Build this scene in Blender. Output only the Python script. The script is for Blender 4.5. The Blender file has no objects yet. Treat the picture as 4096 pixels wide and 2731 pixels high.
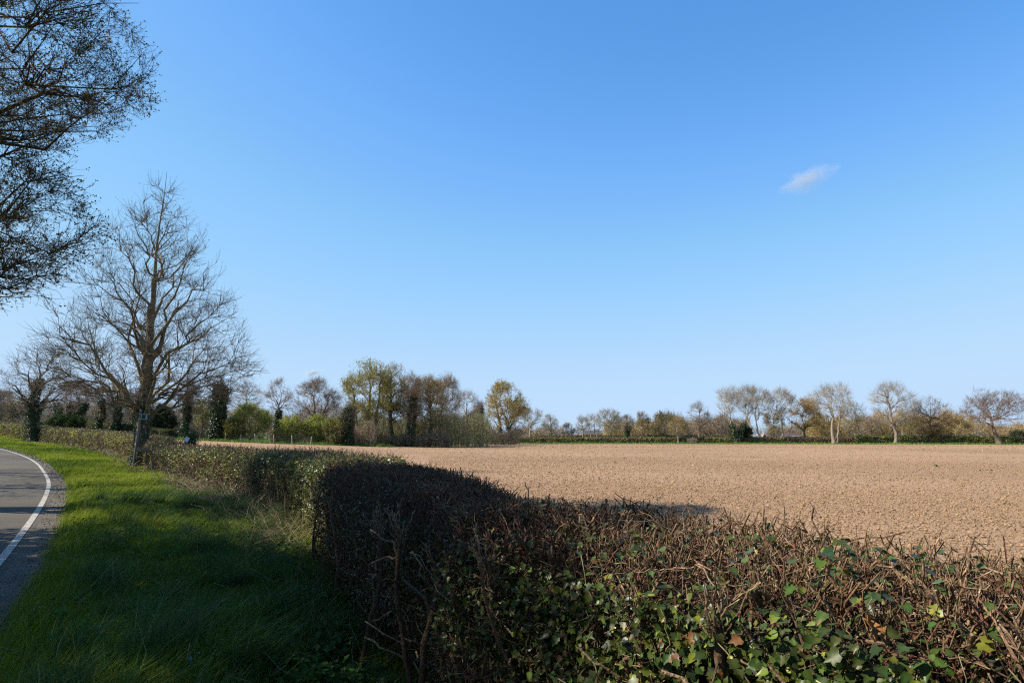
import bpy, math
import numpy as np
from mathutils import Vector

# ------------------------------------------------------------------ camera, sky, sun, exposure
SC = bpy.context.scene
COL = SC.collection
F_PX, CX, CY = 2731.0, 2048.0, 1365.5          # photo units (4096 wide)
PITCH = math.radians(7.91)
CAM = np.array([0.0, 0.0, 1.65])
cd = bpy.data.cameras.new("camera")
cd.sensor_width = 36.0
cd.lens = 24.0
cd.clip_start = 0.05
cd.clip_end = 8000.0
cam = bpy.data.objects.new("camera", cd)
cam.location = CAM
cam.rotation_euler = (math.radians(90) + PITCH, 0, 0)
COL.objects.link(cam)
SC.camera = cam

SUN_EL, SUN_AZ = 40.0, -96.0                  # degrees; azimuth from +Y, positive to +X
W = bpy.data.worlds.new("World")
SC.world = W
W.use_nodes = True
nt = W.node_tree
bg = nt.nodes["Background"]
sky = nt.nodes.new("ShaderNodeTexSky")
sky.sky_type = 'NISHITA'
sky.sun_disc = False
sky.sun_elevation = math.radians(SUN_EL)
sky.sun_rotation = math.radians(SUN_AZ)
sky.altitude = 0
sky.air_density = 1.0
sky.dust_density = 0.35
sky.ozone_density = 3.0
sc1 = nt.nodes.new("ShaderNodeVectorMath"); sc1.operation = 'SCALE'; sc1.inputs["Scale"].default_value = 0.1784
sc2 = nt.nodes.new("ShaderNodeVectorMath"); sc2.operation = 'SCALE'; sc2.inputs["Scale"].default_value = 5.14
cv = nt.nodes.new("ShaderNodeRGBCurve")
for ch, pts in enumerate(([(0, 0), (.165, .112), (.225, .188), (.325, .30), (.569, .465), (.9, .535)],
                          [(0, 0), (.287, .342), (.386, .465), (.537, .605), (.829, .705), (1, .735)],
                          [(0, 0), (.30, .47), (.537, .807), (.677, .95), (.8, .955), (.849, .985), (1, .985)])):
    c = cv.mapping.curves[ch]
    while len(c.points) < len(pts): c.points.new(.5, .5)
    for p_, q_ in zip(c.points, pts): p_.location = q_
cv.mapping.extend = 'HORIZONTAL'; cv.mapping.use_clip = False; cv.mapping.update()
nt.links.new(sky.outputs[0], sc1.inputs[0]); nt.links.new(sc1.outputs[0], cv.inputs["Color"])
nt.links.new(cv.outputs[0], sc2.inputs[0]); nt.links.new(sc2.outputs[0], bg.inputs[0])
bg.inputs[1].default_value = 0.12
az, el = math.radians(SUN_AZ), math.radians(SUN_EL)
SUND = np.array([math.sin(az) * math.cos(el), math.cos(az) * math.cos(el), math.sin(el)])
ld = bpy.data.lights.new("sun", 'SUN')
ld.energy = 4.9
ld.angle = math.radians(0.53)
ld.color = (1.0, 0.91, 0.77)
sun = bpy.data.objects.new("sun", ld)
sun.rotation_euler = Vector(-SUND).to_track_quat('-Z', 'Y').to_euler()
sun.location = (-30, 0, 40)
COL.objects.link(sun)
SC.view_settings.view_transform = 'Standard'
SC.view_settings.look = 'None'
SC.view_settings.gamma = 1.0
SC.view_settings.exposure = 0.7
SC.cycles.filter_width = 1.2
SC.cycles.use_denoising = False
SC.cycles.max_bounces = 6
SC.cycles.transparent_max_bounces = 8

RNG = np.random.default_rng(11)

# ------------------------------------------------------------------ helpers
def nrm(v):
    return v / np.maximum(np.linalg.norm(v, axis=-1, keepdims=True), 1e-9)

_T = np.random.default_rng(5).random((256, 256))
def vnoise(x, y):
    x = np.asarray(x, float); y = np.asarray(y, float)
    xi = np.floor(x).astype(int); yi = np.floor(y).astype(int)
    fx = x - xi; fy = y - yi
    fx = fx * fx * (3 - 2 * fx); fy = fy * fy * (3 - 2 * fy)
    a = _T[xi % 256, yi % 256]; b = _T[(xi + 1) % 256, yi % 256]
    c = _T[xi % 256, (yi + 1) % 256]; d = _T[(xi + 1) % 256, (yi + 1) % 256]
    return (a * (1 - fx) + b * fx) * (1 - fy) + (c * (1 - fx) + d * fx) * fy
def fbm(x, y, o=4):
    s = 0; a = 0.5; t = 0
    for i in range(o):
        s = s + a * vnoise(x * 2 ** i + 17 * i, y * 2 ** i + 31 * i); t += a; a *= 0.5
    return s / t

def tz(x, y):
    """height of the land: level, rising gently towards the left"""
    u = (-np.asarray(x, float) - 13.0) / 4.0
    sp = np.where(u > 20, u, np.log1p(np.exp(np.minimum(u, 20)))) * 4.0
    return 0.044 * np.minimum(sp, 110.0) + 0.0 * np.asarray(y, float)

def xat(px, d):
    return d * (px - CX) / F_PX / 1.0096
def zat(py, d):
    v = (CY - py) / F_PX
    return 1.65 + d * (math.sin(PITCH) + v * math.cos(PITCH)) / (math.cos(PITCH) - v * math.sin(PITCH))
def ground(px, d):
    x = xat(px, d)
    return np.array([x, d, float(tz(x, d))])

class Geo:
    def __init__(self):
        self.V = []; self.C = []; self.F = {}; self.n = 0
    def add(self, V, F, C=(0.5, 0.5, 0.5)):
        V = np.asarray(V, np.float32).reshape(-1, 3)
        C = np.asarray(C, np.float32)
        if C.ndim == 1:
            C = np.broadcast_to(C, V.shape)
        for f in (F if isinstance(F, list) else [F]):
            f = np.asarray(f, np.int64)
            if len(f):
                self.F.setdefault(f.shape[1], []).append(f + self.n)
        self.V.append(V); self.C.append(C.reshape(-1, 3)); self.n += len(V)
        return self
    def build(self, name, mat, parent=None, smooth=False):
        me = bpy.data.meshes.new(name)
        V = np.concatenate(self.V) if self.V else np.zeros((0, 3), np.float32)
        Cc = np.concatenate(self.C) if self.C else np.zeros((0, 3), np.float32)
        fs = [(k, np.concatenate(v)) for k, v in self.F.items()]
        me.vertices.add(len(V)); me.vertices.foreach_set("co", V.ravel())
        nl = sum(k * len(f) for k, f in fs); nf = sum(len(f) for k, f in fs)
        me.loops.add(nl); me.polygons.add(nf)
        me.loops.foreach_set("vertex_index", np.concatenate([f.ravel() for k, f in fs]).astype(np.int32))
        tot = np.concatenate([np.full(len(f), k) for k, f in fs]).astype(np.int32)
        st = np.concatenate([[0], np.cumsum(tot)[:-1]]).astype(np.int32)
        me.polygons.foreach_set("loop_start", st)
        me.polygons.foreach_set("loop_total", tot)
        me.polygons.foreach_set("use_smooth", np.full(nf, smooth))
        ca = me.color_attributes.new("Col", 'FLOAT_COLOR', 'POINT')
        ca.data.foreach_set("color", np.concatenate([Cc, np.ones((len(Cc), 1), np.float32)], 1).ravel())
        me.update(calc_edges=True)
        if mat: me.materials.append(mat)
        o = bpy.data.objects.new(name, me)
        COL.objects.link(o)
        if parent is not None: o.parent = parent
        return o

def tag(o, label=None, cat=None, group=None, kind=None):
    if label: o["label"] = label
    if cat: o["category"] = cat
    if group: o["group"] = group
    if kind: o["kind"] = kind
    return o
def thing(name, label, cat, loc=(0, 0, 0), group=None, rz=0.0):
    o = bpy.data.objects.new(name, None)
    o.empty_display_size = 0.2
    o.location = loc; o.rotation_euler = (0, 0, rz)
    COL.objects.link(o)
    return tag(o, label, cat, group)

def tubes(P, R, m=3, col=(0.3, 0.2, 0.1), tip=None, cap=False):
    P = np.asarray(P, float); n, k, _ = P.shape
    R = np.broadcast_to(np.asarray(R, float), (n, k))
    T = nrm(np.gradient(P, axis=1))
    ax = nrm(P[:, -1] - P[:, 0])
    ref = np.where(np.abs(ax[:, 2:3]) > 0.85, np.array([[1.0, 0.13, 0]]), np.array([[0, 0.1, 1.0]]))[:, None, :]
    A = nrm(np.cross(T, np.broadcast_to(ref, T.shape))); B = np.cross(T, A)
    a = np.arange(m) * 2 * math.pi / m
    V = P[:, :, None] + R[:, :, None, None] * (np.cos(a)[None, None, :, None] * A[:, :, None] + np.sin(a)[None, None, :, None] * B[:, :, None])
    i = np.arange(n)[:, None, None] * k * m + np.arange(k - 1)[None, :, None] * m
    j = np.arange(m)[None, None, :]; j2 = (j + 1) % m
    F = np.stack([i + j, i + j2, i + m + j2, i + m + j], -1).reshape(-1, 4)
    col = np.asarray(col, float)
    if col.ndim == 1: col = np.broadcast_to(col, (n, 3))
    C = np.repeat(col[:, None], k, 1)
    if tip is not None:
        s = np.linspace(0, 1, k)[None, :, None] ** 3
        C = C * (1 - s) + np.asarray(tip, float) * s
    C = np.repeat(C[:, :, None], m, 2).reshape(-1, 3)
    Fs = [F]
    if cap:
        Fs.append((np.arange(n)[:, None] * k * m + (k - 1) * m + np.arange(m)[None]).reshape(-1, m))
    return V.reshape(-1, 3), Fs, C

def curve(p0, t0, p1, k, bend=0.4, wig=0.05, rng=RNG):
    L = np.linalg.norm(p1 - p0, axis=1, keepdims=True)
    c = p0 + t0 * L * bend
    s = np.linspace(0, 1, k)[None, :, None]
    P = (1 - s) ** 2 * p0[:, None] + 2 * s * (1 - s) * c[:, None] + s ** 2 * p1[:, None]
    w = rng.normal(size=P.shape) * L[:, None] * wig * np.sin(np.pi * s) ** 0.5
    return P + w

def rdir(n, rng=RNG):
    return nrm(rng.normal(size=(n, 3)))

def kites(pos, nor, tipd, ln, wd, col, rng=RNG, fold=0.15):
    """leaf shaped quads (two folded triangles would double the count): pos = stalk end"""
    n = len(pos)
    t = nrm(tipd - (tipd * nor).sum(-1, keepdims=True) * nor)
    s = np.cross(nor, t)
    ln = np.broadcast_to(np.asarray(ln, float), (n,))[:, None]; wd = np.broadcast_to(np.asarray(wd, float), (n,))[:, None]
    V = np.stack([pos, pos + t * ln * 0.42 + s * wd * 0.5 + nor * ln * fold, pos + t * ln, pos + t * ln * 0.42 - s * wd * 0.5 + nor * ln * fold], 1)
    F = (np.arange(n)[:, None] * 4 + np.arange(4)[None])
    F = np.concatenate([F[:, [0, 1, 2]], F[:, [0, 2, 3]]])
    C = np.repeat(np.asarray(col, float)[:, None] if np.ndim(col) == 2 else np.broadcast_to(np.asarray(col, float), (n, 1, 3)), 4, 1)
    return V.reshape(-1, 3), F, C.reshape(-1, 3)

def vary(col, n, amt=0.25, rng=RNG, hue=0.12):
    c = np.asarray(col, float)[None] * (1 + amt * rng.normal(size=(n, 1))) * (1 + hue * rng.normal(size=(n, 3)))
    return np.clip(c, 0.004, 0.95)

# ------------------------------------------------------------------ materials
def new_mat(name):
    m = bpy.data.materials.new(name); m.use_nodes = True
    n = m.node_tree.nodes; l = m.node_tree.links
    return m, n, l, n["Principled BSDF"]
def mat_attr(name, rough=0.8, trans=0.0, spec=0.3, noise=0.0, nscale=20.0, bump=0.0):
    """surface whose own colour is stored per leaf or per twig"""
    m, n, l, p = new_mat(name)
    a = n.new("ShaderNodeAttribute"); a.attribute_name = "Col"
    p.inputs["Roughness"].default_value = rough
    p.inputs["Specular IOR Level"].default_value = spec
    c = a.outputs["Color"]
    if noise or bump:
        tc = n.new("ShaderNodeTexCoord"); nz = n.new("ShaderNodeTexNoise")
        nz.inputs["Scale"].default_value = nscale; nz.inputs["Detail"].default_value = 6
        l.new(tc.outputs["Object"], nz.inputs["Vector"])
        if noise:
            mr = n.new("ShaderNodeMapRange")
            mr.inputs["From Min"].default_value = 0.3; mr.inputs["From Max"].default_value = 0.7
            mr.inputs["To Min"].default_value = 1 - noise; mr.inputs["To Max"].default_value = 1 + noise
            l.new(nz.outputs["Fac"], mr.inputs["Value"])
            mx = n.new("ShaderNodeVectorMath"); mx.operation = 'SCALE'
            l.new(c, mx.inputs[0]); l.new(mr.outputs[0], mx.inputs["Scale"])
            c = mx.outputs[0]
        if bump:
            b = n.new("ShaderNodeBump"); b.inputs["Strength"].default_value = bump; b.inputs["Distance"].default_value = 0.03
            l.new(nz.outputs["Fac"], b.inputs["Height"]); l.new(b.outputs[0], p.inputs["Normal"])
    l.new(c, p.inputs["Base Color"])
    if trans:
        t = n.new("ShaderNodeBsdfTranslucent"); ms = n.new("ShaderNodeMixShader")
        l.new(c, t.inputs["Color"]); ms.inputs[0].default_value = trans
        l.new(p.outputs[0], ms.inputs[1]); l.new(t.outputs[0], ms.inputs[2])
        l.new(ms.outputs[0], n["Material Output"].inputs[0])
    return m
def mat_noise(name, cols, scale, rough=0.9, bump=0.3, bscale=None, dist=0.02, detail=8, spec=0.2, big=None):
    m, n, l, p = new_mat(name)
    tc = n.new("ShaderNodeTexCoord")
    nz = n.new("ShaderNodeTexNoise"); nz.inputs["Scale"].default_value = scale; nz.inputs["Detail"].default_value = detail
    nz.inputs["Roughness"].default_value = 0.65
    l.new(tc.outputs["Object"], nz.inputs["Vector"])
    r = n.new("ShaderNodeValToRGB")
    e = r.color_ramp.elements
    while len(e) < len(cols): e.new(0.5)
    for i, c in enumerate(cols):
        e[i].position = 0.28 + 0.44 * i / (len(cols) - 1); e[i].color = (*c, 1)
    l.new(nz.outputs["Fac"], r.inputs[0])
    out = r.outputs[0]
    if big:
        nb = n.new("ShaderNodeTexNoise"); nb.inputs["Scale"].default_value = big[0]; nb.inputs["Detail"].default_value = 4
        l.new(tc.outputs["Object"], nb.inputs["Vector"])
        mr = n.new("ShaderNodeMapRange"); mr.inputs["From Min"].default_value = 0.3; mr.inputs["From Max"].default_value = 0.7
        mr.inputs["To Min"].default_value = 1 - big[1]; mr.inputs["To Max"].default_value = 1 + big[1]
        l.new(nb.outputs["Fac"], mr.inputs["Value"])
        mx = n.new("ShaderNodeVectorMath"); mx.operation = 'SCALE'
        l.new(out, mx.inputs[0]); l.new(mr.outputs[0], mx.inputs["Scale"]); out = mx.outputs[0]
    l.new(out, p.inputs["Base Color"])
    p.inputs["Roughness"].default_value = rough
    p.inputs["Specular IOR Level"].default_value = spec
    if bump:
        n2 = n.new("ShaderNodeTexNoise"); n2.inputs["Scale"].default_value = bscale or scale * 3; n2.inputs["Detail"].default_value = 8
        l.new(tc.outputs["Object"], n2.inputs["Vector"])
        b = n.new("ShaderNodeBump"); b.inputs["Strength"].default_value = bump; b.inputs["Distance"].default_value = dist
        l.new(n2.outputs["Fac"], b.inputs["Height"]); l.new(b.outputs[0], p.inputs["Normal"])
    return m

M = {}
M['bark'] = mat_attr("bark", 0.9, 0, 0.15, noise=0.45, nscale=6.0, bump=0.6)
M['twig'] = mat_attr("twig", 0.85, 0, 0.2)
M['wood'] = mat_attr("cut_wood", 0.85, 0, 0.06, noise=0.5, nscale=70.0, bump=0.5)
M['leaf'] = mat_attr("leaf", 0.6, 0.35, 0.12)
M['ivy'] = mat_attr("ivy_leaf", 0.37, 0.2, 0.30, noise=0.2, nscale=60.0)
M['grass'] = mat_attr("grass_blade", 0.6, 0.35, 0.06)
M['straw'] = mat_attr("straw", 0.7, 0.1, 0.3)
M['core'] = mat_noise("hedge_core_shade", [(0.012, 0.009, 0.006), (0.035, 0.024, 0.015), (0.05, 0.04, 0.02)], 30, bump=0.5)  # inside of the hedges, near-black so gaps between leaves read as shade
M['soil'] = mat_noise("tilled_soil", [(0.26, 0.165, 0.096), (0.355, 0.228, 0.139), (0.44, 0.29, 0.172)], 15.0, rough=0.95, bump=0.7, bscale=30.0, dist=0.05, spec=0.05, big=(0.045, 0.14))
M['clod'] = mat_attr("soil_clod", 0.95, 0, 0.05, noise=0.2, nscale=40.0, bump=0.5)
M['turf'] = mat_noise("turf_soil", [(0.03, 0.028, 0.012), (0.035, 0.06, 0.012), (0.06, 0.10, 0.02)], 5.0, bump=0.6, bscale=30, dist=0.05)
M['pasture'] = mat_noise("pasture", [(0.06, 0.10, 0.02), (0.09, 0.15, 0.03), (0.13, 0.15, 0.05)], 0.8, bump=0.4, bscale=6, dist=0.1, big=(0.02, 0.25))
M['asphalt'] = mat_noise("asphalt", [(0.06, 0.052, 0.041), (0.10, 0.087, 0.068), (0.145, 0.126, 0.098)], 45.0, rough=0.9, bump=0.6, bscale=130, dist=0.01, big=(0.35, 0.28))
M['gravel'] = mat_noise("road_edge_grit", [(0.06, 0.052, 0.04), (0.125, 0.107, 0.083), (0.22, 0.19, 0.15)], 28.0, rough=0.9, bump=0.9, bscale=60, dist=0.02, big=(1.2, 0.25))
M['metal'] = mat_noise("galvanised_metal", [(0.075, 0.078, 0.08), (0.105, 0.108, 0.11), (0.135, 0.138, 0.14)], 9.0, rough=0.5, bump=0.1, spec=0.5)
M['brick'] = mat_noise("brick", [(0.26, 0.10, 0.07), (0.34, 0.15, 0.10), (0.40, 0.2, 0.14)], 3.0, bump=0.2)
M['slate'] = mat_noise("grey_slate", [(0.07, 0.062, 0.057), (0.095, 0.085, 0.078), (0.125, 0.11, 0.1)], 2.0, bump=0.3)
M['tile'] = mat_noise("brown_tile", [(0.075, 0.05, 0.048), (0.105, 0.07, 0.065), (0.13, 0.09, 0.08)], 2.0, bump=0.3)
M['white'] = mat_noise("white_paint", [(0.66, 0.66, 0.64), (0.76, 0.76, 0.74), (0.82, 0.82, 0.8)], 6.0, rough=0.5, bump=0.05)
M['glass'] = mat_noise("dark_glass", [(0.02, 0.025, 0.03), (0.03, 0.035, 0.04), (0.05, 0.055, 0.06)], 1.0, rough=0.08, bump=0, spec=0.6)
M['greensign'] = mat_noise("dark_green_enamel", [(0.006, 0.03, 0.026), (0.009, 0.04, 0.034), (0.014, 0.05, 0.042)], 8.0, rough=0.5, bump=0.0)
M['bluewhite'] = mat_noise("pale_blue_plastic", [(0.42, 0.50, 0.60), (0.5, 0.58, 0.68), (0.56, 0.64, 0.72)], 8.0, rough=0.4, bump=0.0)
M['oldwood'] = mat_noise("weathered_wood", [(0.05, 0.042, 0.034), (0.09, 0.075, 0.06), (0.14, 0.12, 0.095)], 12.0, bump=0.5)
M['palewood'] = mat_noise("pale_wood", [(0.22, 0.17, 0.12), (0.32, 0.25, 0.18), (0.38, 0.31, 0.23)], 12.0, bump=0.4)
M['feather'] = mat_noise("crow_plumage", [(0.006, 0.006, 0.008), (0.010, 0.010, 0.013), (0.016, 0.016, 0.02)], 20.0, rough=0.45, bump=0.1)

def mat_paint():
    m, n, l, p = new_mat("worn_white_road_paint")
    tc = n.new("ShaderNodeTexCoord")
    nz = n.new("ShaderNodeTexNoise"); nz.inputs["Scale"].default_value = 26; nz.inputs["Detail"].default_value = 9; nz.inputs["Roughness"].default_value = 0.75
    l.new(tc.outputs["Object"], nz.inputs["Vector"])
    r = n.new("ShaderNodeValToRGB"); e = r.color_ramp.elements
    e[0].position = 0.40; e[0].color = (0.15, 0.132, 0.11, 1); e[1].position = 0.52; e[1].color = (0.45, 0.41, 0.345, 1)
    l.new(nz.outputs["Fac"], r.inputs[0]); l.new(r.outputs[0], p.inputs["Base Color"])
    p.inputs["Roughness"].default_value = 0.7
    return m
M['paint'] = mat_paint()

# ------------------------------------------------------------------ lines on the ground
LINE = np.array([(-1.2, -1.5), (-3.0, 2.2), (-4.4, 5.0), (-5.85, 7.8), (-7.8, 11.1), (-10.1, 14.9), (-12.6, 18.9), (-15.3, 23.0), (-18.2, 27.0), (-21.6, 31.6), (-25.4, 36.3), (-30.0, 41.4), (-35.2, 46.6), (-46, 56), (-60, 67), (-85, 84), (-120, 105)])
HFRONT = np.array([(3.4, -1.5), (2.2, 0.2), (1.2, 1.5), (0.58, 2.3), (0.0, 3.05), (-0.42, 3.6), (-0.86, 4.4), (-1.35, 6.0), (-2.35, 8.3), (-3.1, 10.4), (-4.0, 12.8), (-5.7, 15.6), (-7.9, 18.8), (-10.8, 23.0), (-15.4, 29.0), (-19.6, 35.8), (-23.7, 41.7), (-31.8, 49.8), (-37.4, 54.4), (-41.9, 58.7), (-50, 67), (-64, 79), (-92, 99), (-125, 120)])
def resample(P, step):
    P = np.asarray(P, float)
    # Catmull-like smoothing then even steps
    for _ in range(2):
        Q = np.repeat(P, 2, 0)[1:-1].copy()
        Q[0::2] = P[:-1] * 0.75 + P[1:] * 0.25; Q[1::2] = P[:-1] * 0.25 + P[1:] * 0.75
        P = np.concatenate([P[:1], Q, P[-1:]])
    s = np.concatenate([[0], np.cumsum(np.linalg.norm(np.diff(P, axis=0), axis=1))])
    t = np.arange(0, s[-1], step)
    return np.stack([np.interp(t, s, P[:, i]) for i in range(P.shape[1])], 1)
LINE_S = resample(LINE, 0.5)
HF_S = resample(HFRONT, 0.4)
def xline(y): return np.interp(y, LINE_S[:, 1], LINE_S[:, 0])
def xhedge(y): return np.interp(y, HF_S[:, 1], HF_S[:, 0])
EDGE = 0.46     # grit between the line and the grass

def sheet(name, L, R, nu, dz, mat, kind='structure', bumps=None):
    """strip between two polylines (k,2), nu cells across"""
    k = len(L); s = np.linspace(0, 1, nu + 1)[None, :, None]
    XY = L[:, None] * (1 - s) + R[:, None] * s
    Z = tz(XY[..., 0], XY[..., 1]) + dz
    if bumps is not None: Z = Z + bumps(XY[..., 0], XY[..., 1])
    V = np.concatenate([XY, Z[..., None]], -1).reshape(-1, 3)
    i = (np.arange(k - 1)[:, None] * (nu + 1) + np.arange(nu)[None]).ravel()
    Fq = np.stack([i, i + 1, i + nu + 2, i + nu + 1], 1)
    o = Geo().add(V, Fq).build(name, mat, smooth=True)
    o["kind"] = kind
    return o

def offs(P, w):
    t = nrm(np.gradient(P, axis=0)); nn = np.stack([t[:, 1], -t[:, 0]], 1)   # to the right of travel
    return P + nn * (w[:, None] if np.ndim(w) else w)
# the land, out to the horizon
gx = np.concatenate([-np.geomspace(3000, 150, 22), np.arange(-148, 150, 2.0), np.geomspace(150, 3000, 22)])
gy = np.concatenate([[-300, -120, -60, -30], np.arange(-20, 180, 2.5), np.geomspace(182, 4500, 26)])
XX, YY = np.meshgrid(gx, gy)
V = np.stack([XX, YY, tz(XX, YY) - 0.10], -1).reshape(-1, 3)
nx_, ny_ = len(gx), len(gy)
i = (np.arange(ny_ - 1)[:, None] * nx_ + np.arange(nx_ - 1)[None]).ravel()
g = Geo().add(V, np.stack([i, i + 1, i + nx_ + 1, i + nx_], 1)).build("ground", M['pasture'], smooth=True); g["kind"] = 'structure'

RD = LINE_S
rough_edge = EDGE + 0.22 * (fbm(np.arange(len(RD)) * 0.35, 0 * RD[:, 0] + 3.3, 3) - 0.5) * 2
road_l = offs(RD, -5.6); road_r = offs(RD, 0.22)
sheet("road", road_l, road_r, 8, 0.0, M['asphalt'])
sheet("road_edge_grit", offs(RD, 0.16), offs(RD, rough_edge + 0.25), 4, 0.004, M['gravel'])
sheet("road_edge_line", offs(RD, -0.053), offs(RD, 0.053), 1, 0.008, M['paint'])
sheet("road_edge_line", offs(RD, -5.35), offs(RD, -5.22), 1, 0.008, M['paint'])
# verge soil from the road edge to under the hedge
yv = np.concatenate([np.arange(-1, 30, 0.3), np.arange(30, 100, 1.0)])
lv = np.stack([xline(yv) + EDGE * 1.25, yv], 1); rv = np.stack([xhedge(yv) + 0.9, yv], 1)
def vb(x, y):
    e = np.clip((x - xline(y) - EDGE * 1.2) / 0.6, 0, 1)
    return e * (0.03 + 0.10 * (fbm(x * 0.8, y * 0.8, 3) - 0.35))
sheet("verge_soil", lv, rv, 26, 0.005, M['turf'], bumps=vb)
# left hand verge and the wood edge beyond the road
sheet("far_verge", offs(RD, -12.0), offs(RD, -5.55), 8, 0.02, M['turf'])

# ------------------------------------------------------------------ tilled field
FAR = np.array([(-64, 74), (-56, 83), (-46, 85), (-35.7, 85), (-26.5, 87), (-23, 91), (-18.5, 92), (-15.5, 100), (-13.5, 112), (-11, 130), (-8.5, 147), (-3, 157), (10, 154), (24.6, 151), (51.6, 149), (80, 143), (101, 137), (140, 128), (200, 118), (320, 100)])
BACK = np.array([(4.2, -1.0), (3.1, 1.0), (1.85, 2.45), (1.25, 3.2), (0.86, 3.97), (0.5, 4.6), (0.2, 5.5), (-0.35, 7.3), (-1.0, 9.6), (-1.5, 11.4), (-2.8, 14.0), (-4.6, 16.6), (-6.8, 19.8), (-9.7, 24.0), (-14.2, 30.0), (-18.4, 36.8), (-22.5, 42.6), (-30.6, 50.8), (-36.2, 55.4), (-40.7, 59.7), (-49, 68.2), (-63, 80)])
FAR_S = resample(FAR, 1.0); BACK_S = resample(BACK, 0.3)
def pol(P): return np.arctan2(P[:, 0], P[:, 1]), np.hypot(P[:, 0], P[:, 1])
fa, fr = pol(FAR_S); o_ = np.argsort(fa); fa, fr = fa[o_], fr[o_]
ba, br = pol(BACK_S); o_ = np.argsort(ba); ba, br = ba[o_], br[o_]
NA, NR = 620, 420
A_ = np.linspace(-0.66, 1.22, NA)
r1 = np.interp(A_, fa, fr); r0 = np.maximum(np.interp(A_, ba, br) - 0.5, 1.2); r0 = np.minimum(r0, r1 * 0.9)
tt = np.linspace(0, 1, NR)
Rr = r0[None] * (r1 / r0)[None] ** tt[:, None]
X = Rr * np.sin(A_)[None]; Y = Rr * np.cos(A_)[None]
near = np.clip(1.4 - Rr / 60, 0.0, 1.0) ** 1.5
Z = tz(X, Y) + 0.012 + near * 0.045 * (fbm(X * 5.5, Y * 5.5, 4) - 0.5) + 0.05 * (fbm(X * 0.12, Y * 0.12, 2) - 0.5)
i = (np.arange(NR - 1)[:, None] * NA + np.arange(NA - 1)[None]).ravel()
o = Geo().add(np.stack([X, Y, Z], -1).reshape(-1, 3), np.stack([i, i + 1, i + NA + 1, i + NA], 1)).build("field", M['soil'], smooth=True)
o["kind"] = 'structure'; o["label"] = "bare tilled brown field"

# clods lying on the field
def clods(n, rmin, rmax, amin, amax, smed, seed):
    rng = np.random.default_rng(seed)
    a = rng.uniform(amin, amax, n * 2); r = np.sqrt(rng.uniform(rmin ** 2, rmax ** 2, n * 2))
    ok = (r > np.interp(a, ba, br) + 0.25) & (r < np.interp(a, fa, fr) - 0.5)
    ok &= rng.random(n * 2) < np.clip((r - rmin) / (.35 * rmin), 0, 1) if rmin > 10 else True
    ok &= rng.random(n * 2) < np.clip((rmax - r) / (.35 * rmax), 0, 1) if rmax < 150 else True
    a, r = a[ok][:n], r[ok][:n]; n = len(a)
    ph = (1 + 5 ** 0.5) / 2
    ico = nrm(np.array([(-1, ph, 0), (1, ph, 0), (-1, -ph, 0), (1, -ph, 0), (0, -1, ph), (0, 1, ph), (0, -1, -ph), (0, 1, -ph), (ph, 0, -1), (ph, 0, 1), (-ph, 0, -1), (-ph, 0, 1)], float))
    fc = np.array([(0, 11, 5), (0, 5, 1), (0, 1, 7), (0, 7, 10), (0, 10, 11), (1, 5, 9), (5, 11, 4), (11, 10, 2), (10, 7, 6), (7, 1, 8), (3, 9, 4), (3, 4, 2), (3, 2, 6), (3, 6, 8), (3, 8, 9), (4, 9, 5), (2, 4, 11), (6, 2, 10), (8, 6, 7), (9, 8, 1)])
    s = smed * np.exp(rng.normal(size=n) * 0.36)
    V = ico[None] * rng.uniform(0.65, 1.25, (n, 12, 1)) * np.array([1, 1, 0.72]) * s[:, None, None] * rng.uniform(0.75, 1.25, (n, 1, 3))
    an = rng.uniform(0, 6.28, n); c_, s_ = np.cos(an), np.sin(an)
    V = np.stack([V[..., 0] * c_[:, None] - V[..., 1] * s_[:, None], V[..., 0] * s_[:, None] + V[..., 1] * c_[:, None], V[..., 2]], -1)
    x, y = r * np.sin(a), r * np.cos(a)
    V += np.stack([x, y, tz(x, y) + 0.02 + s * 0.35], 1)[:, None]
    F = (np.arange(n)[:, None, None] * 12 + fc[None]).reshape(-1, 3)
    C = np.repeat(vary((0.31, 0.206, 0.119), n, 0.2, rng, 0.03)[:, None], 12, 1)
    return V.reshape(-1, 3), F, C.reshape(-1, 3)
gg = Geo()
gg.add(*clods(36000, 7, 27, -0.05, 0.75, 0.0125, 1))
gg.add(*clods(900, 7, 22, -0.05, 0.75, 0.023, 2))
gg.add(*clods(46000, 16, 62, -0.12, 0.72, 0.016, 3))
gg.add(*clods(24000, 38, 125, -0.45, 0.70, 0.022, 4))
gg.add(*clods(11000, 80, 158, -0.25, 0.70, 0.04, 6))
gg.add(*clods(500, 25, 90, -0.3, 0.70, 0.03, 5))
tag(gg.build("soil_clods", M['clod']), "loose clods of tilled soil strewn over the brown field", "soil clods", kind='stuff')

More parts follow.
